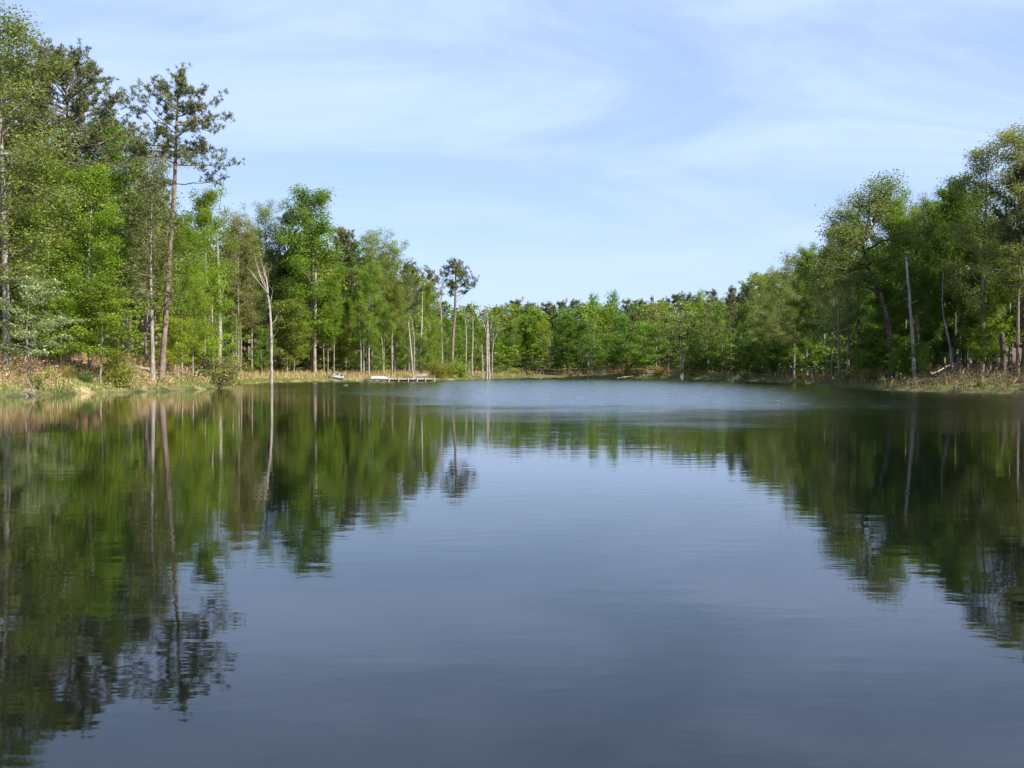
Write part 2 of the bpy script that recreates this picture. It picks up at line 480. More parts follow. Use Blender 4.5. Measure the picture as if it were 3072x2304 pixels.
def grow_bush(seed, H=2.8, R=1.5, stems=14, nleaf=26, lsize=.16, col=(.15, .17, .055), bark=(1, 1, 1), clus=.34, upright=.9):
    rng = np.random.default_rng(seed)
    wood, crown = Geo(), Geo()
    cen = []
    for i in range(stems):
        az = rng.uniform(0, 6.28); rr = rng.uniform(.15, 1)
        d = np.array([math.cos(az) * rr * R / H * 1.25, math.sin(az) * rr * R / H * 1.25, upright])
        ln = H * rng.uniform(.65, 1.02) * (1.05 - .35 * rr)
        pth = bend_path(rng, (rng.normal() * .15 * R, rng.normal() * .15 * R, -.2), d, ln + .2, 5, -.08, .2)
        tube(wood, pth, np.linspace(.03, .008, 5), 3, bark, cap=False)
        for w in range(7):
            cen.append(at_path(pth, .04 + .96 * (w + rng.uniform(0, 1)) / 7))
    cen = np.array(cen)
    pos = np.repeat(cen, nleaf, 0) + rng.normal(size=(len(cen) * nleaf, 3)) * np.array([clus, clus, clus * .8])
    pos[:, 2] = np.maximum(pos[:, 2], .02)
    leaves(crown, rng, pos, lsize, np.repeat(np.clip(rng.normal(1, .14, len(cen)), .6, 1.4), nleaf)[:, None] * np.asarray(col), up=.3)
    return wood, crown

# ------------------------------------------------------------------ lake outline and terrain
SHORE = np.array([(-36, 2), (-39, 30), (-34, 55), (-31, 66), (-30.2, 70), (-28.8, 78), (-27, 83), (-25.8, 91), (-26.6, 97), (-28.2, 104), (-31, 125),
                  (-32, 136), (-31.5, 146), (-25.5, 158), (-19, 163), (-12.5, 174), (-8, 188), (-5, 210), (2, 231), (10.5, 234), (15.8, 226),
                  (24.5, 219), (29.5, 210), (30.8, 196), (34, 166), (35.4, 139), (35, 125), (31, 104), (30.3, 90), (31.5, 80), (34, 72), (38, 50), (40, 25), (38, 2)], float)

def sdf(x, y):
    """distance to the shoreline, positive on land"""
    p = np.stack([x, y], -1)
    dmin = np.full(x.shape, 1e9); inside = np.zeros(x.shape, bool)
    n = len(SHORE)
    for i in range(n):
        a, b = SHORE[i], SHORE[(i + 1) % n]
        ab = b - a
        tt = np.clip(((p - a) @ ab) / (ab @ ab), 0, 1)
        dmin = np.minimum(dmin, np.linalg.norm(p - (a + tt[..., None] * ab), axis=-1))
        cond = ((a[1] > y) != (b[1] > y))
        with np.errstate(divide='ignore', invalid='ignore'):
            xi = (b[0] - a[0]) * (y - a[1]) / (b[1] - a[1]) + a[0]
        inside ^= cond & (x < xi)
    return np.where(inside, -dmin, dmin)

def vnoise(x, y, sc, seed):
    r = np.random.default_rng(seed); a = r.uniform(0, 6.28, 8); k = r.normal(size=(8, 2)) / sc
    s = 0
    for i in range(8):
        s = s + np.sin(x * k[i, 0] + y * k[i, 1] + a[i])
    return s / 8 * 1.6

def smooth(a, b, x):
    t = np.clip((x - a) / (b - a), 0, 1)
    return t * t * (3 - 2 * t)

def ground(x, y):
    x = np.asarray(x, float); y = np.asarray(y, float)
    s = sdf(x, y) + vnoise(x, y, 2.2, 3) * .45 + vnoise(x, y, 6, 5) * .4
    left = smooth(-5, -24, x); right = smooth(10, 28, x)
    near = smooth(20, 50, y)
    A = .9 + left * (2.1 * smooth(118, 92, y) + .35) + right * .8
    A = A * near + .25 * (1 - near)
    land = .10 + A * (1 - np.exp(-np.maximum(s, 0) / 6.5)) + .05 * np.maximum(s - 10, 0) * near + vnoise(x, y, 4, 9) * .12 * smooth(0, 6, s)
    land = np.minimum(land, 9 + .02 * s) + 10 * smooth(70, 150, s) * near
    bed = -.12 + np.maximum(.16 * s, -1.6)
    return np.where(s > 0, land, bed), s

def gz(x, y):
    return float(ground(np.array([x]), np.array([y]))[0][0])

def axis_pts(lo, hi, step, outer, growth=1.5):
    a = list(np.arange(lo, hi + 1e-6, step))
    d, v = step, hi
    while v < outer:
        d *= growth; v += d; a.append(v)
    d, v = step, lo
    while v > -outer:
        d *= growth; v -= d; a.insert(0, v)
    return np.array(a)
xs = axis_pts(-64, 64, .9, 2600); ys = axis_pts(-6, 256, 1.1, 2600)
X, Y = np.meshgrid(xs, ys)
Z, S = ground(X, Y)
g = Geo()
V = np.stack([X, Y, Z], -1).reshape(-1, 3)
nx, ny = len(xs), len(ys)
ii = (np.arange(ny - 1)[:, None] * nx + np.arange(nx - 1)[None, :])
Fq = np.stack([ii, ii + 1, ii + nx + 1, ii + nx], -1).reshape(-1, 4)
litter = np.array([.14, .095, .06]); straw = np.array([.37, .27, .15]); pinkish = np.array([.36, .235, .14]); green = np.array([.10, .14, .035]); mud = np.array([.055, .06, .028])
s = S[..., None]
w_green = smooth(.2, 1.0, s) * smooth(4.5, 1.5, s + vnoise(X, Y, 3, 21)[..., None] * 2.0)
w_field = smooth(104, 112, Y)[..., None] * smooth(205, 190, Y)[..., None] * smooth(0, -8, X)[..., None] * smooth(15, 9, s)
w_bank = smooth(112, 100, Y)[..., None] * smooth(-5, -15, X)[..., None] * smooth(10, 6, s)
w_rb = smooth(15, 25, X)[..., None] * smooth(14, 8, s) * smooth(112, 100, Y)[..., None]
w_green = w_green * (1 - .25 * smooth(12, 24, X)[..., None])
c = litter * np.ones_like(V.reshape(ny, nx, 3))
c = c * (1 - w_field) + straw * w_field
c = c * (1 - w_bank) + pinkish * w_bank
c = c * (1 - w_rb) + np.array([.15, .095, .06]) * w_rb
w_green = np.maximum(w_green, .75 * smooth(2.0, 1.2, s) * smooth(.1, .4, s) * (1 - .1 * smooth(12, 24, X)[..., None]))
c = c * (1 - w_green * .85) + green * w_green * .85
c = np.where(s < .2, mud, c)
g.add(V, Fq, c.reshape(-1, 3))
def link(name, data, parent=None):
    o = bpy.data.objects.new(name, data)
    COL.objects.link(o)
    if parent is not None:
        o.parent = parent
    return o
ground_o = link('ground', g.mesh('ground', [M_GROUND], True)); ground_o['kind'] = 'structure'

wg = Geo()
wg.add([(-60, -1, 0), (60, -1, 0), (60, 250, 0), (-60, 250, 0)], [[0, 1, 2, 3]], (1, 1, 1))
water_o = link('water', wg.mesh('water', [M_WATER])); water_o['kind'] = 'structure'

def tag(o, label=None, category=None, group=None, kind=None):
    for k, v in (('label', label), ('category', category), ('group', group), ('kind', kind)):
        if v: o[k] = v
    return o

# ------------------------------------------------------------------ tree kinds
PROTO = {}
def proto(key, wc, leafmat=None, H=20):
    w, c = wc
    PROTO[key] = (w.mesh(key + '_trunk', [M_BARK], True), c.mesh(key + '_crown', [leafmat or M_LEAF]) if c.v else None, H, w, c, leafmat or M_LEAF)

for i in range(5):
    proto(f'broad{i}', grow(100 + i, H=20, R=4.3, base=(.12, .2, .16, .1, .24)[i], nprim=42, nsec=6, nclus=3, nleaf=36, lsize=.205, clus=.64, flat=.75, elev=(18, 70), shape=('oval', 'dome', 'oval', 'dome', 'dome')[i], r0=.17))
for i in range(3):
    proto(f'tall{i}', grow(120 + i, H=21, R=4.0, base=(.36, .42, .3)[i], nprim=38, nsec=6, nclus=3, nleaf=36, lsize=.205, clus=.64, flat=.75, elev=(18, 70), shape=('dome', 'oval', 'dome')[i], r0=.2), H=21)
for i in range(3):
    proto(f'pale{i}', grow(140 + i, H=20, R=4.6, base=(.28, .34, .22)[i], nprim=38, nsec=7, nclus=3, nleaf=30, lsize=.155, shape=('dome', 'oval', 'dome')[i], r0=.2, col=(.20, .225, .07), clus=.6, elev=(15, 65), flat=.6))
for i in range(3):
    proto(f'under{i}', grow(160 + i, H=8, R=2.9, base=(.2, .28, .3)[i], nprim=24, nsec=6, nclus=3, nleaf=20, lsize=.19, clus=.55, flat=.42, shape=('oval', 'dome', 'dome')[i], r0=.075, elev=(8, 50), up=1.0, wob=.3), H=8)
for i in range(3):
    proto(f'pine{i}', grow_pine(180 + i, H=22, R=(3.2, 2.8, 3.5)[i], base=(.58, .64, .5)[i]), M_NEEDLE, 22)
proto('bigpine', grow_pine(197, H=25, R=4.4, base=.6, nprim=60, sub=8, tufts=6, r0=.3), M_NEEDLE, 25)
for i in range(4):
    proto(f'fbroad{i}', grow(200 + i, H=18, R=4.2, base=(.12, .2, .3, .15)[i], nprim=30, nsec=4, nclus=2, nleaf=17, lsize=.4, clus=.8, flat=.75, elev=(18, 70), shape=('oval', 'dome', 'dome', 'oval')[i], r0=.15, sides=5, twig=False), H=18)
for i in range(2):
    proto(f'fpale{i}', grow(220 + i, H=18, R=4.0, base=.25, nprim=28, nsec=4, nclus=2, nleaf=14, lsize=.36, clus=.75, shape='dome', r0=.16, sides=5, twig=False, col=(.19, .225, .075), elev=(15, 65)), H=18)
for i in range(3):
    proto(f'fpine{i}', grow_pine(240 + i, H=20, R=(2.6, 3.2, 2.3)[i], base=(.55, .6, .5)[i], nprim=28, sub=5, tufts=5, k=9, nl=.5, nw=.05, dead=2), M_NEEDLE, 20)
for i in range(3):
    proto(f'bush{i}', grow_bush(260 + i, H=2.8, R=(1.5, 1.7, 1.3)[i], stems=20, nleaf=34), H=2.8)

PX = lambda bx, d: ((bx - 512) / F_PX * d, d)
def top_h(top, d, z):
    return (HORIZON - top) / F_PX * d + CAM_H - z

BARKS = dict(pine=(.185, .14, .115), grey=(.24, .205, .175), pale=(.235, .21, .185), dark=(.10, .08, .065), white=(.285, .255, .225))
def plant(kind, bx, d, top, width=1.0, tint=(1, 1, 1), label='', category='tree', group=None, bark='grey', rot=None, name=None):
    x, y = PX(bx, d)
    z = gz(x, y)
    tm, cm, H, *_ = PROTO[kind]
    sd_ = float(ground(np.array([x]), np.array([y]))[1][0])
    if sd_ < .8: print('WET', kind, bx, d, round(sd_, 1))
    h = top_h(top, d, z)
    sz = h / H
    r = random.Random(int(bx * 31 + d * 7))
    e = link(name or ('pine_tree' if 'pine' in kind else 'shrub' if 'bush' in kind else 'tree'), None)
    e.location = (x, y, z)
    e.rotation_euler = (0, 0, rot if rot is not None else r.uniform(0, 6.28))
    sw = width * (sz if 'bush' in kind or 'under' in kind else (.35 + .65 * sz))
    e.scale = (sw, sw, sz)
    tr = link('trunk' if 'bush' not in kind else 'stems', tm, e); tr.color = (*BARKS[bark], 1)
    cr_ = link('crown' if 'bush' not in kind else 'foliage', cm, e)
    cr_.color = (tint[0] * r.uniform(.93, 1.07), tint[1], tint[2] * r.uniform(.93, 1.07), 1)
    tag(e, label, category, group)
    return e

# tints on the spring green of the leaves
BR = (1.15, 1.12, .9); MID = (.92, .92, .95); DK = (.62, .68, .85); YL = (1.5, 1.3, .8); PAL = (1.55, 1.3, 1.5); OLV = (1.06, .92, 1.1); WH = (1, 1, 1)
GL, GR, GF = 'trees along the left bank', 'trees along the right bank', 'trees along the far shore'

# ------------------------------------------------------------------ trees on the left bank
# kind, trunk px, distance, top px, width, tint, bark, label
LEFT = [
 ('pale2', 7, 74, 18, 1.25, (1.0, 1.0, .95), 'pale', 'tall pale-leaved hardwood at the left edge of the picture, open crown'),
 ('pine1', 27, 86, 70, .9, WH, 'pine', 'pine with a bare reddish trunk just behind the leftmost hardwood'),
 ('bigpine', 66, 84, 62, 1.05, WH, 'pine', 'big round-topped dark pine second highest at the left, behind pale foliage'),
 ('broad0', 47, 80, 158, .8, BR, 'grey', 'bright green tree with foliage almost to the ground behind the white-flowering dogwood'),
 ('broad2', 90, 81, 172, .95, BR, 'white', 'bright green tree with a short white trunk showing above the bare bank'),
 ('tall1', 102, 96, 122, 1.0, MID, 'grey', 'mid green tree rising between the round dark pine and the lone tall pine'),
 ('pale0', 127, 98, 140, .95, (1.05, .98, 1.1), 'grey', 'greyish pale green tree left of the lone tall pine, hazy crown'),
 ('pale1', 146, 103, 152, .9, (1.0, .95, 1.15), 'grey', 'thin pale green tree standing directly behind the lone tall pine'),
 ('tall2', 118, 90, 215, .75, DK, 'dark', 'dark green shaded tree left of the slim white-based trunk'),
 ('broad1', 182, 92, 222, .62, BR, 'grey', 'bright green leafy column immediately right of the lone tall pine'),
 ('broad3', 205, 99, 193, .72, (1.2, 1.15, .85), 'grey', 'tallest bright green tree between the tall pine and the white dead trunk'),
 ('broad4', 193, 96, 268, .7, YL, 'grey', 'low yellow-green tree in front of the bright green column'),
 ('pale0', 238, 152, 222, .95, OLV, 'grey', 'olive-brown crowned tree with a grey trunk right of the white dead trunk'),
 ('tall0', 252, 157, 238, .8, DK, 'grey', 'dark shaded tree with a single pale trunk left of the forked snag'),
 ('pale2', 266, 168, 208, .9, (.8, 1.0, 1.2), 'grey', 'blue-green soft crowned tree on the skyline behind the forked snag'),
 ('pine0', 287, 172, 216, .8, DK, 'pine', 'dark pine showing beside the big dense green crown, left of it'),
 ('broad1', 313, 164, 197, 1.18, (.95, 1.0, .8), 'grey', 'biggest dense green tree of the left bank, domed crown above the grassy field'),
 ('tall1', 324, 165, 300, .55, BR, 'grey', 'slim bright green tree, first right of the thick grey trunk above the beached boat'),
 ('tall2', 328, 166, 288, .55, MID, 'pale', 'slim pale-trunked tree, second right of the thick grey trunk above the beached boat'),
 ('tall0', 334, 167, 280, .6, BR, 'grey', 'slender leafy tree above the beached white boat'),
 ('pine1', 345, 175, 232, .9, (1.1, 1, 1), 'pine', 'dark brownish pine top on the skyline right of the biggest green crown'),
 ('broad0', 346, 171, 300, .72, BR, 'grey', 'low bright green tree between the beached boat and the overturned boat'),
 ('pale1', 372, 176, 237, 1.05, (1.0, 1.05, .75), 'grey', 'pale yellow-green round crown on the skyline above the overturned boat'),
 ('tall2', 369, 166, 268, .75, BR, 'white', 'green tree with a thick white trunk behind the overturned boat'),
 ('pale2', 395, 180, 247, 1.0, (.95, 1.05, .8), 'grey', 'pale green crown sloping down the skyline above the dock'),
 ('tall1', 384, 170, 305, .6, MID, 'grey', 'thin trunked green tree behind the left end of the dock'),
 ('pine0', 409, 186, 266, .85, WH, 'pine', 'dark pine top on the skyline left of the broken tall pale snag'),
 ('tall0', 394, 172, 285, .7, OLV, 'dark', 'olive tree with two dark trunks over the middle of the dock'),
 ('broad2', 405, 178, 318, .65, MID, 'grey', 'short dark green tree behind the leaning pale snag at the dock'),
 ('broad3', 430, 186, 284, .62, BR, 'grey', 'last bright green tree before the gap of open sky, beside the forked dead tree'),
 ('broad0', 436, 190, 318, .55, (1.1, 1.05, .9), 'grey', 'low light green tree under the forked dead tree at the end of the left bank'),
 ('under0', 30, 71, 277, 1.2, (1.5, 1.25, 1.6), 'grey', None),
 ('under0', 60, 78, 300, 1.1, BR, 'grey', 'layered bright green sapling right of the dogwood'),
 ('under2', 100, 79, 292, 1.25, BR, 'grey', 'layered bright green small tree over the bare pinkish bank'),
 ('under1', 178, 90, 322, 1.0, YL, 'grey', 'low yellow-green layered sapling at the foot of the lone tall pine'),
 ('under2', 227, 128, 320, .9, BR, 'grey', 'small bright green tree right of the white dead trunk'),
 ('under1', 287, 157, 305, 1.0, OLV, 'pale', 'small olive tree with tiered branches right of the forked snag'),
 ('under1', 294, 157, 322, .8, (1.3, 1.1, 1.0), 'grey', 'leaning sapling with tiered branches beside the thick grey trunk'),
 ('under0', 262, 152, 330, .8, MID, 'grey', 'small dark green sapling left of the forked snag'),
 ('under2', 355, 168, 344, .9, BR, 'grey', 'low bright green sapling behind the beached boat'),
 ('under0', 378, 168, 345, .8, (1.1, 1.0, .9), 'grey', 'low layered sapling behind the overturned boat'),
 ('under1', 425, 180, 340, .9, MID, 'grey', 'low layered sapling behind the right end of the dock'),
]
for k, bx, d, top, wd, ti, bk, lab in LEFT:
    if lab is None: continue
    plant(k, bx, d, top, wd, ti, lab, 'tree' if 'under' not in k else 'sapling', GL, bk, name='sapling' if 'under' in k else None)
proto('dogwood', grow(171, H=6.5, R=3.0, base=.2, nprim=22, nsec=5, nclus=3, nleaf=13, lsize=.2, clus=.5, flat=.2, shape='dome', r0=.08, elev=(0, 30), up=1.2, col=(.21, .26, .10), fleck=(.25, (.5, .5, .38))), H=6.5)
plant('dogwood', 29, 71.5, 279, 1.0, WH, 'small dogwood with white blossom low at the left edge', 'tree', GL, 'grey', name='flowering_dogwood')

# slim hardwood with a white lower trunk, left of the lone pine
proto('slim', grow(190, H=17, R=2.6, base=.32, nprim=26, nsec=5, nclus=3, nleaf=9, lsize=.24, clus=.7, shape='oval', r0=.2, col=(.13, .15, .06), elev=(5, 45), wob=.15), H=17)
plant('slim', 152.5, 85, 168, 1.0, WH, 'slim grey tree with a white lower trunk just left of the lone tall pine', 'tree', GL, 'pale')

# ------------------------------------------------------------------ trees modelled one by one
def w_at(px, py, d, off=0.0):
    return np.array([(px - 512) / F_PX * d, d + off, (HORIZON - py) / F_PX * d + CAM_H])

def single(name, bx, d, wood, crown, leafmat, label, category, group, bark, tint=(1, 1, 1), branches=()):
    x, y = PX(bx, d)
    e = link(name, None); e.location = (x, y, gz(x, y))
    t = link('trunk', wood.mesh(name + '_trunk', [M_BARK], True), e); t.color = (*BARKS[bark], 1)
    for b in branches:
        q = link('branch', b.mesh('branch', [M_BARK], True), t); q.color = (*BARKS[bark], 1)
    if crown is not None and crown.v:
        c = link('crown', crown.mesh(name + '_crown', [leafmat]), e); c.color = (*tint, 1)
    return tag(e, label, category, group)

def hero_pine():
    rng = np.random.default_rng(5)
    d = 87.0; bx = 161.3
    x, y = PX(bx, d); z0 = gz(x, y); O = np.array([x, y, z0])
    loc = lambda px, py, off=0.0: w_at(px, py, d, off) - O
    wood, crown = Geo(), Geo()
    pts = [(161.0, 392), (163.3, 352), (165.6, 324), (168.5, 278), (172.0, 228), (174.6, 198), (176.3, 163), (177.6, 124), (179, 98), (182, 77)]
    path = np.array([loc(a, b) for a, b in pts]); path[0, 2] = -.5
    tube(wood, path, [.31, .23, .215, .2, .18, .165, .14, .1, .07, .03], 10, (1, 1, 1))
    cx = lambda a: a * .1306
    limbs = [  # start (px,py) on trunk, end, sub, sag, start of foliage
     ((176, 164), (133, 157), 6, -.15, .5, 0), ((176, 152), (130, 148), 5, .05, .6, 1.0), ((176.5, 165), (233, 169), 11, .05, .15, -1), ((177, 160), (212, 148), 11, -.1, .12, .5),
     ((174.8, 184), (220, 180), 6, .12, .62, 0), ((176.8, 135), (120, 107), 8, -.2, .5, .8), ((177, 128), (138, 96), 7, .1, .4, -1), ((178, 123), (224, 116), 6, .05, .45, 1),
     ((177, 137), (218, 136), 7, -.25, .4, -.8), ((177.5, 118), (213, 99), 9, .08, .2, .5), ((179, 102), (159, 82), 7, .05, .25, .3), ((179.5, 98), (193, 92), 7, .1, .2, -.5),
     ((180, 95), (207, 94), 7, .1, .3, -1), ((181, 84), (184, 73), 5, 0, .1, 0), ((181, 86), (176, 76), 5, 0, .2, .6), ((176.5, 148), (138, 143), 9, .05, .2, -1),
     ((177, 140), (152, 126), 9, .05, .15, 1.2), ((177, 140), (196, 128), 8, .05, .2, -1.4), ((177, 146), (165, 134), 7, 0, .15, -1.6), ((177.5, 122), (160, 107), 8, .05, .2, 1.5),
     ((178.5, 106), (195, 106), 8, .05, .2, 1.4), ((179, 100), (186, 84), 7, .05, .2, -1), ((179, 104), (168, 92), 7, .05, .2, -1.3), ((177, 150), (200, 146), 10, .05, .15, 1.8),
     ((176.8, 156), (190, 158), 8, .05, .2, -2), ((176.8, 156), (158, 148), 7, .05, .25, 2), ((178, 115), (178, 112), 5, 0, .1, -2.4), ((178, 112), (180, 104), 6, 0, .1, 2.3), ((175, 186), (160, 178), 3, .05, .5, 1.5),
     ((178, 110), (150, 92), 6, .05, .4, -.3), ((177.5, 126), (207, 122), 7, .05, .3, -.2)]
    boughs = []
    for (a, b, sub, sag, st, off) in limbs:
        bg = Geo(); boughs.append(bg)
        p0 = loc(*a); 
        # start on the trunk itself
        i = np.argmin(np.abs(path[:, 2] - p0[2])); j = min(max(i, 1), len(path) - 1)
        lo, hi = (j - 1, j) if path[j, 2] >= p0[2] else (j, min(j + 1, len(path) - 1))
        if hi != lo: p0 = path[lo] + (path[hi] - path[lo]) * np.clip((p0[2] - path[lo, 2]) / max(path[hi, 2] - path[lo, 2], 1e-6), 0, 1)
        p1 = loc(*b, off=off)
        pine_limb(bg, crown, rng, p0, p1, r=.055, sub=int(sub * 1.1), tufts=6, k=14, nl=.30, nw=.028, sag=sag, start=st, ssize=.8, col=(.115, .130, .056))
    for k in range(9):
        p0 = at_path(path, rng.uniform(.45, .62)); az = rng.uniform(0, 6.28)
        tube(wood, bend_path(rng, p0, (math.cos(az), math.sin(az), .2), rng.uniform(.25, .7), 3, 0, .1), [.03, .02, .012], 3)
    single('pine_tree', bx, d, wood, crown, M_NEEDLE, 'lone tall pine leaning over the left shore with a long bare trunk', 'tree', GL, 'pine', branches=boughs)
hero_pine()

def far_pine():
    rng = np.random.default_rng(11)
    d = 196.0; bx = 452.3
    x, y = PX(bx, d); z0 = gz(x, y); O = np.array([x, y, z0])
    loc = lambda px, py, off=0.0: w_at(px, py, d, off) - O
    wood, crown = Geo(), Geo()
    pts = [(452.3, 372), (452.3, 360), (453, 338), (455, 313), (455.4, 295), (455.6, 280), (455.4, 264)]
    path = np.array([loc(a, b) for a, b in pts]); path[0, 2] = -.5
    tube(wood, path, [.30, .27, .25, .22, .18, .12, .03], 8)
    tube(wood, np.array([loc(455.3, 303), loc(460, 299, .3), loc(464.5, 294, .5)]), [.05, .04, .02], 4)
    tube(wood, np.array([loc(455.3, 299), loc(459, 296, -.3), loc(463, 293, -.5)]), [.04, .03, .02], 4)
    ends = [(477.5, 282, 9, .55), (472, 276, 7, .4), (471, 288, 5, .6), (441, 272.5, 8, .35), (437, 283, 6, .6), (447, 285, 7, .3), (451, 294, 5, .3), (465, 292, 5, .4),
            (449, 263, 7, .2), (460, 262, 7, .2), (465, 268, 8, .2), (455, 261, 5, .2), (444, 278, 7, .3), (467, 283, 7, .35), (468, 279, 6, .3), (443, 267, 6, .3)]
    boughs = []
    for px, py, sub, st in ends:
        bg = Geo(); boughs.append(bg)
        pine_limb(bg, crown, rng, at_path(path, np.interp((py + 5), (264, 296), (1, .66))), loc(px, py, rng.uniform(-1.5, 1.5)), r=.05, sub=sub, tufts=4, k=9, nl=.42, nw=.045, start=st, sag=.12, ssize=.75)
    for k in range(20):
        az = rng.uniform(0, 6.28); py = rng.uniform(264, 293); rr = rng.uniform(.8, 2.4) * (1 if py < 285 else .7)
        p0 = at_path(path, np.interp(py + 3, (264, 296), (1, .66)))
        pine_limb(wood, crown, rng, p0, p0 + np.array([math.cos(az) * rr, math.sin(az) * rr, .35]), r=.04, sub=5, tufts=4, k=9, nl=.42, nw=.045, start=.4, ssize=.75)
    single('pine_tree', bx, d, wood, crown, M_NEEDLE, 'isolated round-topped pine standing against the sky at the end of the left bank', 'tree', GL, 'pine', branches=boughs)
far_pine()

def snag(bx, d, pts, radii, branches, label, bark='pale', twigs=0, group='dead standing trees', seed=0, name='dead_tree', category='dead tree', sides=7):
    """a bare trunk through picture points at distance d; branches are (points, base radius)"""
    rng = np.random.default_rng(seed + int(bx * 10))
    x, y = PX(bx, d); z0 = gz(x, y); O = np.array([x, y, z0])
    sd_ = float(ground(np.array([x]), np.array([y]))[1][0])
    print('SNAG', bx, d, round(sd_, 1)) if sd_ < .8 else None
    wood = Geo()
    P = np.array([w_at(a, b, d) - O for a, b in pts])
    P[0] = (P[0][0], 0, min(-.4, P[0][2]))
    # resample, add wobble
    t = np.linspace(0, len(P) - 1, 16); q = np.array([at_path(P, u / (len(P) - 1)) for u in t])
    for _ in range(2): q[1:-1] = (q[:-2] + 2 * q[1:-1] + q[2:]) / 4
    w_ = np.sin(np.linspace(0, rng.uniform(4, 9), 16) + rng.uniform(0, 6)) * .05
    q[1:, 0] += w_[1:]; q[1:-1, :2] += rng.normal(size=(14, 2)) * .012
    rr = np.interp(t, np.arange(len(P)), radii) * .84 * (1 + .06 * np.sin(np.arange(16) * 2.1 + bx))
    tube(wood, q, rr, sides)
    limbs = []
    for bp, r in branches:
        bg = Geo(); limbs.append(bg)
        off = rng.uniform(-1.2, 1.2)
        B = np.array([w_at(a, b, d, off * i / max(1, len(bp) - 1)) - O for i, (a, b) in enumerate(bp)])
        tt = np.linspace(0, 1, 6); B2 = np.array([at_path(B, u) for u in tt])
        B2[1:] += rng.normal(size=(5, 3)) * .06
        tube(bg, B2, np.linspace(r, .015, 6), 5)
        for k in range(twigs):
            p0 = at_path(B2, rng.uniform(.3, 1)); dr = (B2[-1] - B2[0]) + rng.normal(size=3) * np.linalg.norm(B2[-1] - B2[0]) * .5
            tube(bg, bend_path(rng, p0, dr, rng.uniform(.5, 1.8), 4, .05, .25), [.022, .018, .014, .008], 3, cap=False)
    for k in range(5):                       # broken stubs
        p0 = at_path(q, rng.uniform(.3, .9)); az = rng.uniform(0, 6.28)
        tube(wood, bend_path(rng, p0, (math.cos(az), math.sin(az), .5), rng.uniform(.2, .7), 3, 0, .1), [.035, .025, .015], 3)
    return single(name, bx, d, wood, None, None, label, category, group, bark, branches=limbs)

snag(219.5, 103, [(219.5, 388), (219.5, 340), (219.8, 300), (219, 262), (218, 228)], [.26, .23, .20, .15, .08],
     [([(219.3, 300), (222.5, 290), (222.8, 280)], .05), ([(218.2, 232), (224, 222), (232, 214), (240, 210)], .08), ([(219, 232), (223, 220), (228, 212)], .06), ([(218.4, 228), (221, 200), (226, 184), (231, 176)], .05), ([(219.3, 318), (222.5, 316)], .05)],
     'white dead trunk beside the round shoreline bush, bare branches at its top', 'white', 2)
snag(213, 108, [(213, 372), (213, 330), (212.5, 300), (212, 285)], [.13, .11, .09, .05], [], 'thin pale trunk just left of the white dead trunk', 'pale')
snag(271, 134, [(271, 384), (271.3, 340), (271, 312), (269, 298), (265.5, 287), (262, 277)], [.26, .21, .18, .15, .11, .05],
     [([(268, 294), (266.5, 282), (265, 273), (264.5, 265)], .13), ([(267, 292), (260, 284), (254, 274), (250, 268)], .09), ([(266, 289), (260, 278), (256, 262), (254, 252)], .08), ([(264, 284), (258, 271), (255, 258)], .06),
      ([(270.5, 302), (273, 292), (273.5, 286)], .07), ([(271, 325), (276, 318), (277, 313)], .06), ([(271.3, 346), (274, 343), (275, 338)], .05), ([(264.8, 276), (262, 262), (259, 250)], .06)],
     'forked white snag standing in the water by the grassy field', 'white', 3)
for i, (bx, d, tp, lab, bk, r) in enumerate([
     (236, 148, 315, 'grey trunk at the wood edge, left one of a close pair before the dark wood', 'grey', .2),
     (240.5, 149, 322, 'brown trunk at the wood edge, right one of a close pair before the dark wood', 'pine', .2),
     (315, 163.6, 215, 'thick grey trunk at the grassy field left of the beached boat', 'grey', .36)]):
    snag(bx, d, [(bx, 372), (bx + .4, (tp + 372) / 2), (bx + .2, tp)], [r, r * .7, r * .2], [], lab, bk, group='bare trunks at the wood edge', name='bare_tree', category='tree')
snag(360.5, 166, [(361.5, 376), (360.5, 345), (359.5, 313)], [.15, .12, .07], [], 'thin straight white snag left of the overturned boat', 'white')
snag(364, 168, [(364, 376), (363.5, 345), (363, 325)], [.2, .16, .1], [], 'short pale trunk close right of the thin straight snag', 'pale')
snag(383.5, 168, [(384, 371), (382.5, 350), (381.5, 337)], [.15, .12, .08], [], 'short brownish dead pole behind the platform of the overturned boat', 'pale')
snag(392, 170, [(392, 374), (392.2, 345), (392.5, 327)], [.14, .12, .08], [([(392.6, 325), (400, 322), (407, 328)], .05)], 'pale dead pole behind the middle of the dock, first of a pair', 'pale', 2)
snag(412.8, 170, [(413, 377), (411.5, 352), (408.5, 322)], [.2, .16, .07], [], 'leaning pale snag over the dock', 'white')
snag(414.6, 174, [(414.8, 374), (414.3, 345), (413.2, 325)], [.12, .1, .06], [([(413.5, 328), (411, 318), (408, 311)], .04)], 'thin grey dead pole close behind the leaning snag', 'pale', 2)
snag(421, 180, [(420.5, 374), (421, 345), (421.6, 320), (422.5, 292)], [.24, .2, .16, .11], [], 'tall broken pale snag against the green trees right of the dock middle', 'white')
snag(442, 192, [(442, 372), (442, 345), (441.3, 320), (440.5, 307)], [.24, .21, .18, .15],
     [([(440.6, 310), (437, 298), (435.5, 284), (434.8, 274)], .1), ([(440.5, 308), (442, 293), (443, 284)], .1), ([(440.8, 300), (439, 288), (438.3, 279)], .07), ([(440.5, 306), (436, 296), (433, 290)], .05)],
     'forked dead tree against the sky left of the isolated pine', 'pale', 4)
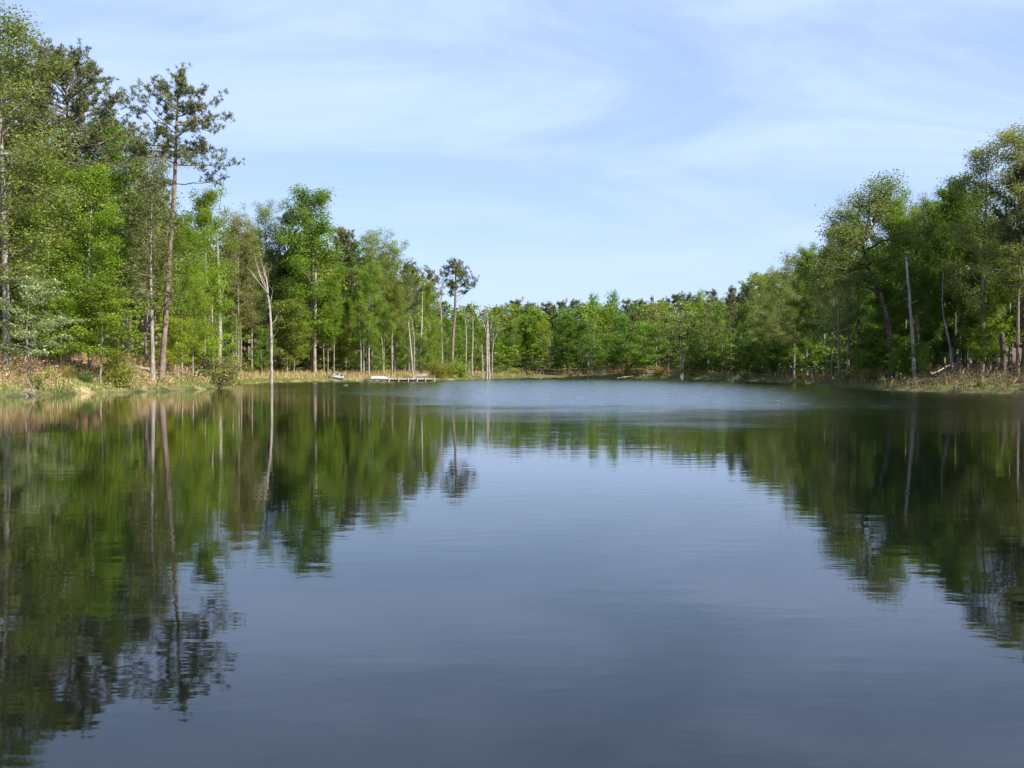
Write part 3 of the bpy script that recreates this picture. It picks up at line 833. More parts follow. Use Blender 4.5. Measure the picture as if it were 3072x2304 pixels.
snag(466, 203, [(466.3, 375), (466.2, 350), (465.8, 330), (464.8, 309)], [.19, .16, .12, .05], [([(465.9, 330), (468, 322), (468.5, 316)], .05)], 'tall thin dead tree, first right of the isolated pine', 'pale', 2)
snag(472.5, 204, [(472.4, 376), (472.5, 350), (472.9, 317)], [.17, .14, .09], [], 'straight bare pole, second dead tree right of the isolated pine', 'white')
snag(469, 206, [(469, 374), (469, 362)], [.12, .09], [], 'low dead stub between the thin dead tree and the straight pole', 'white')
snag(482.4, 208, [(482.6, 379), (482.4, 362), (482.1, 345)], [.18, .15, .09], [], 'short bare snag at the water edge left of the twin dead trunks', 'white')
snag(486.8, 208, [(486.8, 379.5), (487, 350), (487.2, 330), (487.3, 306)], [.26, .22, .17, .06],
     [([(486.8, 334), (483, 324), (481, 312), (480.3, 304)], .1), ([(487, 330), (485, 318), (483, 309)], .06), ([(487.2, 325), (485.5, 312), (485, 303)], .06)],
     'left one of the twin dead trunks in the water, branches fanning upward', 'white', 4)
snag(489.3, 209, [(489.5, 379), (489, 355), (488.2, 335), (487.6, 316)], [.24, .2, .15, .06], [([(488.6, 340), (490.5, 330), (491, 320)], .06)], 'right one of the twin dead trunks in the water', 'white', 3)
snag(492.5, 220, [(492.3, 374), (492.4, 352), (492.8, 343)], [.18, .16, .14],
     [([(492.8, 344), (496, 335), (501, 325)], .1), ([(493, 344), (494, 330), (497, 318)], .08), ([(495, 338), (500, 330), (505, 322)], .06), ([(492.6, 346), (491, 332), (492, 320)], .06), ([(494, 335), (499, 322), (503, 314)], .05)],
     'bare grey twiggy tree right of the twin dead trunks', 'pale', 9)
# far shore and right bank
snag(588.3, 226, [(588.6, 376), (588.3, 365), (587.9, 355)], [.24, .2, .12], [], 'white snag against the dark green shade of the far shore', 'white')
snag(914, 91.5, [(914.3, 388), (912.5, 350), (910.5, 310), (908.5, 280), (905, 257)], [.2, .17, .145, .125, .1], [], 'tall leaning white snag against dark foliage on the right bank', 'white')
snag(953, 93, [(954, 367), (950, 348), (946, 330), (943, 318), (942.5, 290), (943, 270)], [.17, .14, .12, .09, .06, .04], [], 'leaning pale trunk above the bare slope of the right bank', 'white')
snag(1002, 88, [(1003, 366), (1002.5, 350), (1001.8, 333)], [.30, .27, .25], [], 'thick broken dark stump trunk near the right edge', 'dark')
snag(839, 108, [(839.5, 378), (839, 340), (838, 310), (836, 280)], [.15, .12, .1, .05], [([(839, 352), (843, 345), (846, 344)], .05)], 'thin grey dead trunk behind the post in the water', 'grey')
snag(918.5, 93, [(918.5, 384), (918.5, 350), (917, 315)], [.22, .2, .15], [], 'dark trunk right behind the tall leaning snag', 'dark', group='bare trunks at the wood edge', name='bare_tree', category='tree')
snag(859, 112, [(859, 378), (858, 340), (857, 282)], [.2, .17, .12], [], 'dark upright trunk under the overhanging oak limb', 'dark', group='bare trunks at the wood edge', name='bare_tree', category='tree')

# ------------------------------------------------------------------ right bank
def leaning_oak():
    rng = np.random.default_rng(31)
    d = 96.0; bx = 893
    x, y = PX(bx, d); z0 = gz(x, y); O = np.array([x, y, z0])
    loc = lambda px, py, off=0.0: w_at(px, py, d, off) - O
    wood, crown = Geo(), Geo()
    P = np.array([loc(893, 382), loc(891, 350), loc(888, 322), loc(879, 292), loc(868, 268), loc(864, 245, .5), loc(872, 220, .5)]); P[0, 2] = -.5
    tube(wood, P, [.30, .26, .23, .2, .16, .12, .06], 8)
    limbs = [((879, 292), (852, 283), (826, 284), 0), ((880, 293), (870, 283), (860, 276), -1), ((867, 265), (845, 258), (800, 257), 0), ((868, 268), (850, 268), (815, 274), 1), ((864, 248), (850, 238), (830, 232), -1),
             ((864, 246), (858, 225), (846, 214), 1), ((866, 240), (876, 215), (880, 190), 0), ((868, 232), (890, 210), (902, 196), 1), ((867, 235), (868, 205), (872, 194), -1.5), ((866, 250), (885, 240), (905, 232), -1),
             ((864, 252), (852, 246), (838, 222), 1.5), ((868, 266), (885, 256), (905, 255), -1.2), ((872, 222), (884, 196), (890, 186), .5), ((866, 240), (852, 228), (838, 240), -2), ((870, 226), (862, 208), (852, 205), -.5), ((866, 256), (840, 268), (812, 265), -1.6)]
    cen, boughs = [], []
    for a, b, c2, off in limbs:
        bg = Geo(); boughs.append(bg)
        q = np.array([loc(*a), loc(*b, off * .6), loc(*c2, off * 1.4)])
        tt = np.linspace(0, 1, 7); q = np.array([at_path(q, u) for u in tt]); q[1:] += rng.normal(size=(6, 3)) * .12
        tube(bg, q, np.linspace(.11, .02, 7), 5)
        for k in range(13):
            u = rng.uniform(.25, 1.05); p0 = at_path(q, min(u, 1)); dr = rng.normal(size=3) * np.array([1, 1, .55]) + norm(q[-1] - q[0]) * .5
            sp = bend_path(rng, p0, dr, rng.uniform(.5, 1.5), 4, .02, .2)
            tube(bg, sp, [.022, .018, .014, .008], 3, cap=False)
            cen += [at_path(sp, .45), at_path(sp, .75), sp[-1]]
    cen = np.array(cen); k = 30
    pos = np.repeat(cen, k, 0) + rng.normal(size=(len(cen) * k, 3)) * np.array([.46, .46, .26])
    leaves(crown, rng, pos, .18, np.repeat(np.clip(rng.normal(1, .14, len(cen)), .6, 1.4), k)[:, None] * np.array([.16, .20, .055]))
    single('oak_tree', bx, d, wood, crown, M_LEAF, 'oak leaning out over the water from the right bank with a long overhanging limb', 'tree', GR, 'dark', branches=boughs)
leaning_oak()

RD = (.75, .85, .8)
RIGHT = [
 ('broad1', 905, 104, 222, .85, (.9, .95, .8), 'grey', 'green tree right of the leaning oak, below the gap in the skyline'),
 ('pale0', 917, 108, 213, .9, (.9, .9, .9), 'grey', 'pale crown in the low dip of the right skyline'),
 ('broad0', 807, 135, 250, .75, (.95, .98, .85), 'grey', 'full green crown on the skyline, left of the post and the leaning oak'),
 ('pale0', 848, 110, 214, .85, (.95, .95, .85), 'grey', 'full pale crown on the skyline just left of the leaning oak top'),
 ('pale2', 832, 116, 234, .8, (.95, .98, .9), 'grey', 'pale crown stepping down the skyline, second left of the leaning oak top'),
 ('tall1', 825, 133, 252, .7, (.95, .98, .8), 'grey', 'green crown on the skyline above the post in the water'),
 ('broad4', 893, 106, 204, .85, (.95, .98, .8), 'grey', 'full green crown directly behind the leaning oak, right of its top'),
 ('pale1', 925, 100, 212, .8, (.95, .95, .8), 'grey', 'yellowish crown in the skyline just left of the dark pointed crown'),
 ('broad3', 936, 100, 203, .62, DK, 'dark', 'dark green pointed crown left of the tall crown at the right edge'),
 ('pale2', 982, 90, 148, 1.0, (.95, .95, .95), 'grey', 'tall open-crowned hardwood near the right edge, top left of the corner'),
 ('pale1', 1026, 86, 134, 1.05, (.95, .95, .9), 'grey', 'tallest hardwood, cut by the right edge of the picture'),
 ('tall0', 955, 96, 184, .8, (.72, .78, .9), 'dark', 'dark-leaved hardwood with ragged left outline under the right edge crowns'),
 ('broad0', 960, 98, 226, .8, (.95, .95, .75), 'grey', 'mid green tree above the leaning pale trunk'),
 ('broad2', 996, 97, 222, .85, RD, 'grey', 'dense green tree above the thick broken stump trunk'),
 ('broad4', 930, 95, 268, .7, DK, 'dark', 'low dark green tree right of the tall leaning snag'),
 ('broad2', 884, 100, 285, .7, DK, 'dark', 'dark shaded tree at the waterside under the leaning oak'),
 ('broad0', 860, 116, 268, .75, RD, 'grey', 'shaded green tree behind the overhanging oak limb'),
 ('pine1', 1018, 85, 172, .8, (.9, .95, .9), 'pine', 'pine with a straight reddish trunk at the right edge'),
 ('pale1', 838, 124, 252, .8, OLV, 'grey', 'olive-brown tree behind the post in the water'),
 ('tall2', 973, 92, 250, .55, DK, 'dark', 'slim dark trunked tree at the top of the bare slope'),
 ('under2', 985, 84, 330, 1.0, (.9, .95, .7), 'dark', 'dark layered sapling over the bare slope near the right edge'),
 ('under0', 990, 90, 288, .9, BR, 'grey', 'sunlit yellow-green sapling in the wood near the right edge'),
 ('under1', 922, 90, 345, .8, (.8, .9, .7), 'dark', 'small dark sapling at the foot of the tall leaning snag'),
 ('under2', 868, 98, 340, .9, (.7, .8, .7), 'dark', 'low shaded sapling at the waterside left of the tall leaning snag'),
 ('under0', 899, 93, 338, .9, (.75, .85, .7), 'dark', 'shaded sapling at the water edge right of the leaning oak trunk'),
 ('pale0', 794, 142, 262, .95, (1, 1.05, 1.1), 'grey', 'pale feathery crown on the skyline left of the overhanging oak'),
 ('pale1', 779, 152, 273, .8, (.95, 1.0, 1.0), 'grey', 'rounded pale crown in the skyline, second left of the overhanging oak'),
 ('pale2', 762, 166, 278, .65, (1, 1.1, 1.1), 'grey', 'pointed pale green crown standing above the right skyline'),
 ('fpine1', 749, 172, 287, .8, WH, 'pine', 'dark flat-topped pine left of the pointed pale crown'),
 ('fpine2', 731, 184, 289, .7, WH, 'pine', 'narrow dark pine marking a step in the right skyline'),
 ('broad3', 812, 136, 290, .7, RD, 'grey', 'shaded green tree behind the post, under the feathery crown'),
 ('broad1', 790, 146, 300, .75, MID, 'grey', 'broad green tree at the waterside left of the post'),
 ('broad0', 768, 158, 305, .75, MID, 'grey', 'green tree at the waterside, second left of the post'),
 ('fbroad1', 745, 170, 306, .8, RD, 'grey', 'dull green tree at the waterside below the dark flat-topped pine'),
 ('fbroad3', 722, 182, 305, .7, MID, 'grey', 'green tree with ragged side branches below the narrow dark pine'),
 ('fpale1', 708, 190, 302, .8, (1, 1, .9), 'grey', 'pale green tree right of the twin-trunked tree in the water'),
 ('under0', 752, 160, 345, 1.1, (.6, .75, .7), 'dark', 'dark overhanging sapling at the shaded right shore'),
 ('under2', 775, 148, 345, 1.1, (.6, .75, .7), 'dark', 'dark overhanging sapling nearest left of the post'),
]
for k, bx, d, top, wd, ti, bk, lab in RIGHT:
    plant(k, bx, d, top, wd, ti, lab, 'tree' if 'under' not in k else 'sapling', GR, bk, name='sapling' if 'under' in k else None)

# slim trunks in the sunlit wood behind the bare slope
rr_ = random.Random(4)
POLES = [(930, 102, 'grey', 'slim grey trunk nearest right of the tall leaning snag, behind the bare slope'), (937, 104, 'pine', 'slim reddish trunk halfway between the tall leaning snag and the leaning pale trunk'),
         (945, 103, 'pale', 'slim pale trunk close left of the leaning pale trunk'), (960, 101, 'grey', 'slim grey trunk first right of the leaning pale trunk'),
         (966, 104, 'pine', 'slim reddish trunk second right of the leaning pale trunk'), (980, 100, 'pale', 'slim pale trunk right behind the short orange-brown stump'),
         (987, 104, 'grey', 'slim grey trunk, second left of the thick broken stump trunk'), (994, 101, 'pine', 'slim reddish trunk, first left of the thick broken stump trunk'),
         (1009, 100, 'pale', 'slim pale trunk between the thick broken stump trunk and the right edge pine'), (1022, 101, 'grey', 'slim grey trunk at the very right edge behind the pine')]
for bx, d, bk, lab in POLES:
    dx_ = rr_.uniform(-2, 2)
    snag(bx, d, [(bx, 366), (bx + dx_ * .5, 325), (bx + dx_, 235)], [rr_.uniform(.11, .17), .1, .05], [], lab, bk, group='slim trunks in the right wood', name='bare_tree', category='tree', sides=6)

# ------------------------------------------------------------------ far shore
FAR = [
 ('fbroad0', 447, 232, 318, .8, MID, 'grey', 'green tree seen low behind the isolated pine, left of its trunk'),
 ('fbroad2', 461, 236, 316, .8, (.8, .95, .95), 'grey', 'green tree low behind the isolated pine, right of its trunk'),
 ('fbroad1', 476, 240, 319, .8, MID, 'grey', 'green tree behind the straight bare pole'),
 ('fbroad3', 497, 250, 326, .7, (.85, .95, .9), 'grey', 'green tree behind the bare twiggy tree'),
 ('fbroad0', 512, 252, 324, .85, MID, 'grey', 'mid green tree left of the bright yellow-green one on the far shore'),
 ('fbroad1', 541, 253, 314, .9, (1.3, 1.22, .8), 'pale', 'brightest yellow-green tree of the far shore'),
 ('fbroad2', 527, 256, 327, .7, (1.15, 1.15, .85), 'pale', 'lower yellow-green tree at the left side of the brightest one'),
 ('fbroad1', 567, 240, 316, 1.15, (.62, .75, .75), 'dark', 'large dark green tree overhanging the far shore right of the yellow-green one'),
 ('fbroad0', 583, 238, 322, .9, (.6, .72, .75), 'dark', 'dark green tree behind the white snag of the far shore'),
 ('fbroad3', 556, 244, 338, .7, (.55, .7, .75), 'dark', 'low dark tree at the left foot of the large dark green tree'),
 ('under2', 607, 225, 336, 1.3, (1.0, 1.05, .9), 'white', 'leafy small tree with a thin white trunk leaning over the far shoreline'),
 ('fbroad2', 622, 232, 318, .8, RD, 'grey', 'dull green tree behind the fallen log'),
 ('under0', 643, 219, 326, 1.3, (.85, 1.05, 1.0), 'grey', 'bluish green layered small tree right of the fallen log'),
 ('fpale0', 656, 226, 308, .9, OLV, 'grey', 'olive crowned tree between the layered small tree and the twin-trunked tree'),
 ('fbroad1', 668, 218, 315, .8, MID, 'grey', 'green tree left of the twin-trunked tree in the water'),
 ('fbroad0', 695, 205, 312, .8, MID, 'grey', 'green tree close behind the twin-trunked tree'),
 ('fpine0', 499, 288, 309, 1.16, WH, 'pine', 'small dark pine at the left start of the far skyline pines'),
 ('fpine1', 513, 290, 302, 1.45, WH, 'pine', 'widest pine of the far skyline, left of the notch'),
 ('fpine0', 531, 288, 305, 1.30, WH, 'pine', 'far skyline pine just right of the notch'),
 ('fpine2', 546, 286, 304, 1.45, WH, 'pine', 'far skyline pine above the brightest yellow-green tree'),
 ('fpine1', 559, 284, 303, 1.16, WH, 'pine', 'far skyline pine above the large dark green tree'),
 ('fpine0', 576, 280, 302, 1.16, WH, 'pine', 'far skyline pine left of the two light green cones'),
 ('fbroad3', 592, 275, 297, .62, (1.0, 1.15, 1.2), 'grey', 'light green conical crown on the far skyline, left one of two'),
 ('fbroad3', 615, 272, 295, .75, (.9, 1.1, 1.2), 'grey', 'light green conical crown on the far skyline, right one of two'),
 ('fpine2', 626, 268, 301, 1.09, WH, 'pine', 'dark pine close right of the right light green cone'),
 ('fpine0', 640, 262, 302, 1.23, WH, 'pine', 'dark pine in the middle of the far right skyline, second right of the cones'),
 ('fpine2', 652, 262, 298, 0.35, WH, 'pine', 'very thin spindly pine poking above the far skyline'),
 ('fbroad2', 660, 250, 304, .8, (1.15, 1.1, .85), 'grey', 'yellow-green crown on the skyline right of the spindly pine'),
 ('fpine1', 674, 258, 296, 1.16, WH, 'pine', 'dark pine above the twin-trunked tree, left one'),
 ('fpine0', 688, 254, 296, 1.16, WH, 'pine', 'dark pine above the twin-trunked tree, right one'),
 ('fbroad3', 699, 240, 294, .6, (1.2, 1.25, 1.0), 'grey', 'light green spire on the skyline right of the twin-trunked tree'),
 ('fpine2', 713, 236, 292, 1.16, WH, 'pine', 'dark pine cluster top left of the narrow dark pine'),
 ('fbroad0', 604, 262, 310, .8, (.9, .95, .8), 'grey', 'green crown below the two light green cones'),
 ('fpine1', 632, 246, 315, 1.16, (1.2, 1, 1), 'pine', 'brownish pine with visible trunk behind the fallen log'),
]
for k, bx, d, top, wd, ti, bk, lab in FAR:
    plant(k, bx, d, top, wd, ti, lab, 'tree' if 'under' not in k else 'sapling', GF, bk, name='sapling' if 'under' in k else None)

def twin_tree():
    rng = np.random.default_rng(77)
    d = 190.0; bx = 681.5
    x, y = PX(bx, d); z0 = gz(x, y); O = np.array([x, y, z0])
    loc = lambda px, py, off=0.0: w_at(px, py, d, off) - O
    wood, crown = Geo(), Geo()
    for dx_, r in ((-1.1, .15), (1.3, .13)):
        P = np.array([loc(681.5 + dx_ * .6, 381), loc(681.5 + dx_, 360), loc(680.3 + dx_, 338), loc(680 + dx_ * .4, 320)]); P[0, 2] = -.6
        tube(wood, P, [r, r * .9, r * .7, .05], 7)
    top = loc(680.3, 332)
    cen = []
    for k in range(44):
        az = rng.uniform(0, 6.28); h = rng.uniform(-1.2, 3.4); rr = 2.9 * math.sqrt(max(.05, 1 - ((h - 1.2) / 2.9) ** 2)) * rng.uniform(.6, 1.1)
        p = bend_path(rng, top + np.array([0, 0, h - .2]), (math.cos(az), math.sin(az), .15), rr, 4, .05, .2)
        tube(wood, p, [.04, .03, .02, .01], 3, cap=False)
        cen += [at_path(p, .55), at_path(p, .8), p[-1]]
    cen = np.array(cen); k = 16
    pos = np.repeat(cen, k, 0) + rng.normal(size=(len(cen) * k, 3)) * np.array([.4, .4, .25])
    leaves(crown, rng, pos, .36, np.array([.2, .245, .085]))
    single('tree', bx, d, wood, crown, M_LEAF, 'twin-trunked tree standing in the water off the far right shore, pale crown', 'tree', GF, 'pale')
twin_tree()

# ------------------------------------------------------------------ bushes on the shores
BU = 'bushes along the shore'
BUSHES = [
 ('bush1', 215, 99, 350, 1.3, (1.2, 1.15, 1.2), 'round olive-green bush at the water foot of the white dead trunk'),
 ('bush0', 118, 80, 346, .8, (1.4, 1.35, .8), 'yellow-green sapling bush with thin stems on the left bank'),
 ('bush2', 36, 70, 371, 1.0, (1.2, 1.2, 1.0), 'low green bush on the bank under the dogwood'),
 ('bush0', 48, 73, 366, 1.0, (1.5, 1.5, .8), 'low yellow-green bush on the bank right of the dogwood'),
 ('bush1', 86, 78, 368, 1.0, (.8, .95, .8), 'low dark green bush on the bare pinkish bank'),
 ('bush2', 8, 69, 374, 1.1, (1.6, 1.2, 1.3), 'low tan-green bush at the left edge beside the water'),
 ('bush0', 68, 77, 362, 1.0, (1.3, 1.2, 1.0), 'low bush at the foot of the round-topped pine'),
 ('bush1', 263, 153, 361, .8, (1.3, 1.1, .8), 'brownish green bush at the wood edge left of the forked snag'),
 ('bush2', 248, 150, 362, .9, (1.35, 1.1, .8), 'brownish green bush at the wood edge below the single pale trunk'),
 ('bush1', 437, 178, 358, .9, (1.3, 1.2, .7), 'olive bush right of the end of the dock'),
 ('bush0', 446, 184, 360, .9, (1.3, 1.15, .7), 'olive bush under the forked dead tree'),
 ('bush2', 458, 190, 354, 1.3, (1.15, 1.3, .7), 'tall green bush hugging the foot of the isolated pine'),
 ('bush1', 497, 226, 366, 1.0, (1.0, 1.3, .8), 'rounded green bush on the far shore behind the bare twiggy tree'),
 ('bush0', 513, 236, 366, 1.6, (1.6, 1.5, 1.0), 'wide yellow-olive thicket on the low far point'),
 ('bush2', 529, 238, 369, 1.4, (1.5, 1.4, 1.0), 'yellow-olive thicket at the right of the low far point'),
 ('bush1', 628, 223, 365, 1.0, (1.8, 1.15, .6), 'orange-brown bush above the fallen log'),
 ('bush0', 660, 214, 364, 1.0, (1.6, 1.15, .6), 'brownish bush left of the twin-trunked tree'),
 ('bush2', 692, 196, 370, 1.0, (1.2, 1.1, .6), 'dull olive bush right of the twin-trunked tree'),
 ('bush1', 870, 97, 367, 1.0, (1.7, 1.15, .8), 'tan bush at the water under the leaning oak'),
 ('bush0', 848, 106, 372, 1.0, (1.1, 1.0, .7), 'low dull bush at the water behind the post'),
 ('bush2', 934, 84, 380, .9, (1.0, .95, .6), 'low dark bush at the water right of the tall leaning snag'),
 ('bush1', 980, 79, 378, 1.0, (1.1, .95, .7), 'low brownish bush at the water near the right edge'),
 ('bush0', 1012, 77, 378, 1.1, (1.3, 1.0, .9), 'low straw-coloured bush in the right corner of the shore'),
 ('bush2', 800, 139, 372, 1.1, (.9, .9, .6), 'low dull bush at the shaded shore left of the post'),
 ('bush1', 745, 164, 371, 1.1, (.9, .9, .6), 'low dull bush at the shaded shore below the flat-topped pine'),
]
for k, bx, d, top, wd, ti, lab in BUSHES:
    plant(k, bx, d, top, wd, ti, lab, 'bush', BU, 'grey', name='shore_bush')

# ------------------------------------------------------------------ the wood behind the front rows (one mass per bank)
MASS = {}
for i in range(3):
    MASS[f'b{i}'] = grow(300 + i, H=18, R=4.3, base=(.15, .25, .35)[i], nprim=18, nsec=3, nclus=2, nleaf=6, lsize=.78, clus=1.0, flat=.75, elev=(18, 70), shape=('oval', 'dome', 'dome')[i], r0=.2, sides=5, twig=False)
MASS['p0'] = grow_pine(310, H=19, R=2.9, base=.55, nprim=18, sub=3, tufts=3, k=7, nl=.75, nw=.1, dead=0)
MASS['p1'] = grow_pine(311, H=19, R=2.5, base=.6, nprim=18, sub=3, tufts=3, k=8, nl=.7, nw=.09, dead=0)
for i in range(2):
    MASS[f'u{i}'] = grow(320 + i, H=7, R=3.0, base=.15, nprim=10, nsec=2, nclus=2, nleaf=7, lsize=.7, clus=.75, flat=.3, shape='oval', r0=.08, sides=4, twig=False, elev=(0, 30))

def wood_mass(name, label, x0, x1, y0, y1, step, smin, smax, hlo, hhi, seed, dark=1.0, test=None, only=None, hu=(5, 8)):
    rng = np.random.default_rng(seed)
    gx, gy = np.meshgrid(np.arange(x0, x1, step), np.arange(y0, y1, step))
    px = gx.ravel() + rng.uniform(-.45, .45, gx.size) * step; py = gy.ravel() + rng.uniform(-.45, .45, gx.size) * step
    z, s = ground(px, py)
    keep = (s > smin) & (s < smax)
    if test is not None: keep &= test(px, py)
    G = Geo()
    for x, y, zz in zip(px[keep], py[keep], z[keep]):
        r = rng.uniform() if only is None else 0
        k = 'u%d' % rng.integers(2) if r < .22 else 'p%d' % rng.integers(2) if r < .40 else 'b%d' % rng.integers(3)
        w, c = MASS[k]
        base = 7 if k[0] == 'u' else 19 if k[0] == 'p' else 18
        h = rng.uniform(*hu) if k[0] == 'u' else rng.uniform(hlo, hhi)
        sz = h / base; sw = (.4 + .6 * sz) * rng.uniform(.85, 1.1)
        a = rng.uniform(0, 6.28); R = np.array([[math.cos(a), -math.sin(a), 0], [math.sin(a), math.cos(a), 0], [0, 0, 1]]) @ np.diag([sw, sw, sz])
        bark = np.array(BARKS['pine'] if k[0] == 'p' else BARKS['grey']) * rng.uniform(.7, 1.2)
        G.add_geo(w, R, np.array([x, y, zz]), bark)
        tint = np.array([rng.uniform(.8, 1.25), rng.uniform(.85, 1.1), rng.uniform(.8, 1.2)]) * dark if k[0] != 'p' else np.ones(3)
        base_i = len(G.m)
        G.add_geo(c, R, np.array([x, y, zz]), tint)
        for q in range(base_i, len(G.m)): G.m[q] = 2 if k[0] == 'p' else 1
    o = link(name, G.mesh(name, [M_BARK, M_LEAF, M_NEEDLE]))
    tag(o, label, 'woodland', None, 'stuff')
    return int(keep.sum())
rng_gap = lambda x, y: np.abs(np.sin(x * 12.9 + y * 78.2) * 43758.5) % 1
pxof = lambda x, y: 512 + F_PX * x / np.maximum(y, 1)
n1 = wood_mass('left_woodland', 'deep mixed wood filling the hillside behind the front trees of the left bank', -120, -8, 60, 235, 5.2, 13, 48, 17, 21, 1, test=lambda x, y: (pxof(x, y) > -90) & (pxof(x, y) < 440))
n2 = wood_mass('right_woodland', 'deep mixed wood behind the front trees of the right bank', 30, 105, 10, 215, 6.0, 12, 38, 14, 17, 2, test=lambda x, y: (pxof(x, y) < 1330) | (y < 90))
n3 = wood_mass('far_woodland', 'mixed wood closing the far end of the lake', -75, 70, 225, 325, 6.3, 16, 85, 11.5, 15.0, 3, test=lambda x, y: (pxof(x, y) > 380) & (pxof(x, y) < 800))
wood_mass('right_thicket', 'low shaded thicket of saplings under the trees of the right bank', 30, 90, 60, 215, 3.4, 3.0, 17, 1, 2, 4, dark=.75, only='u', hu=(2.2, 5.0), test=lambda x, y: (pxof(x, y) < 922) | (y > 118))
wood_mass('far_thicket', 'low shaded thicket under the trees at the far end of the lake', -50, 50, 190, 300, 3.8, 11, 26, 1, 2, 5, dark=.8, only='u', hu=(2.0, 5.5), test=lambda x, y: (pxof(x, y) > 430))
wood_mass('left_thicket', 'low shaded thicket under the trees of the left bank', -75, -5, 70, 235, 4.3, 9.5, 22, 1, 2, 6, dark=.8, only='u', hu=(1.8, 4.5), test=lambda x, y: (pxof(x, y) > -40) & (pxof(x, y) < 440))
print('mass trees', n1, n2, n3)

# ------------------------------------------------------------------ grass and brush (uncountable ground cover)
def scatter(x0, x1, y0, y1, n, rng, test):
    x = rng.uniform(x0, x1, n); y = rng.uniform(y0, y1, n)
    z, s = ground(x, y)
    k = (s > .02) & test(x, y, s)
    return np.stack([x[k], y[k], z[k]], 1), s[k]

def blades(G, rng, P, h, w, lean, cols, mi=0):
    n = len(P)
    a = rng.uniform(0, 6.28, n); l = rng.normal(size=(n, 2)) * lean
    hh = h * rng.uniform(.5, 1.25, n)
    side = np.stack([np.cos(a), np.sin(a), np.zeros(n)], 1) * w
    mid = P + np.stack([l[:, 0] * hh * .35, l[:, 1] * hh * .35, hh * .6], 1)
    tip = P + np.stack([l[:, 0] * hh, l[:, 1] * hh, hh], 1)
    v = np.stack([P - side, P + side, mid + side * .7, tip, mid - side * .7], 1).reshape(-1, 3)
    f = np.arange(n * 5).reshape(n, 5)
    cc = np.asarray(cols)[rng.integers(0, len(cols), n)] * np.clip(rng.normal(1, .18, (n, 1)), .5, 1.6)
    G.add(v, f, np.repeat(cc, 5, 0), mi)

rng = np.random.default_rng(50)
G = Geo()
P, _ = scatter(-50, 5, 104, 232, 90000, rng, lambda x, y, s: (s > 1.2) & (s < 13) & (rng.uniform(size=len(x)) < smooth(14, 5, s)))
blades(G, rng, P, .75, .035, .25, [(.42, .31, .17), (.36, .25, .13), (.30, .24, .11), (.22, .21, .07)])
sedge = link('dry_grass', G.mesh('dry_grass', [M_DRY])); tag(sedge, 'tan dry grass covering the field behind the dock', 'grass', None, 'stuff')
G = Geo()
for (a, b, c_, d_, n, hi) in ((-40, -20, 58, 150, 45000, 1.5), (-32, 12, 140, 240, 50000, 3.0), (10, 42, 60, 228, 50000, 2.2)):
    P, s_ = scatter(a, b, c_, d_, n, rng, lambda x, y, s: (s < hi * (1 + .5 * vnoise(x, y, 4, 33))))
    blades(G, rng, P, .26, .03, .3, [(.12, .19, .035), (.16, .22, .05), (.20, .20, .07), (.09, .14, .03)])
gr = link('shore_grass', G.mesh('shore_grass', [M_DRY])); tag(gr, 'short green grass along the water edge', 'grass', None, 'stuff')

def brush(name, label, x0, x1, y0, y1, n, smin, smax, cols, seed, lsize=.16, hmax=.9, stalk=True, test=None):
    rng = np.random.default_rng(seed)
    G = Geo()
    P, s_ = scatter(x0, x1, y0, y1, n, rng, lambda x, y, s: (s > smin) & (s < smax) & (vnoise(x, y, 1.6, seed) > -.25) & (True if test is None else test(x, y)))
    k = 24
    hh = rng.uniform(.25, 1, len(P)) * hmax
    cen = np.repeat(P, k, 0); H_ = np.repeat(hh, k)
    u = rng.uniform(0, 1, len(cen))
    pos = cen + np.stack([rng.normal(size=len(cen)) * .28 * (.5 + H_), rng.normal(size=len(cen)) * .28 * (.5 + H_), u * H_], 1)
    cc = np.repeat(np.asarray(cols)[rng.integers(0, len(cols), len(P))], k, 0)
    leaves(G, rng, pos, lsize, cc, up=.2, aspect=.5)
    if stalk:
        for rep in range(3):
            blades(G, rng, P + rng.normal(size=P.shape) * np.array([.3, .3, 0]), 0.8 * hmax, .014, .35, [(.36, .25, .17), (.30, .20, .13), (.40, .31, .2)])
    o = link(name, G.mesh(name, [M_DRY])); tag(o, label, 'undergrowth', None, 'stuff')
brush('bank_undergrowth', 'pinkish tan brambles and weeds over the left bank', -46, -24, 52, 112, 4000, .3, 9, [(.36, .24, .14), (.44, .31, .19), (.38, .26, .15), (.14, .17, .05), (.28, .21, .10), (.10, .13, .04)], 61, hmax=.95)
brush('right_bank_undergrowth', 'dull brown and green weeds over the right bank', 26, 48, 55, 150, 3000, .1, 8, [(.15, .12, .06), (.09, .11, .035), (.2, .14, .07), (.07, .10, .03)], 62, hmax=1.0)
brush('field_undergrowth', 'brownish weeds at the wood edge behind the dry grass', -62, 0, 108, 240, 2000, 7, 18, [(.16, .15, .06), (.10, .12, .04), (.22, .17, .08)], 63, lsize=.24)
brush('far_undergrowth', 'low straw and green scrub along the far shore', -8, 42, 150, 262, 2600, .3, 13, [(.24, .21, .09), (.14, .16, .055), (.32, .25, .13), (.2, .18, .07)], 64, lsize=.28, hmax=1.3)

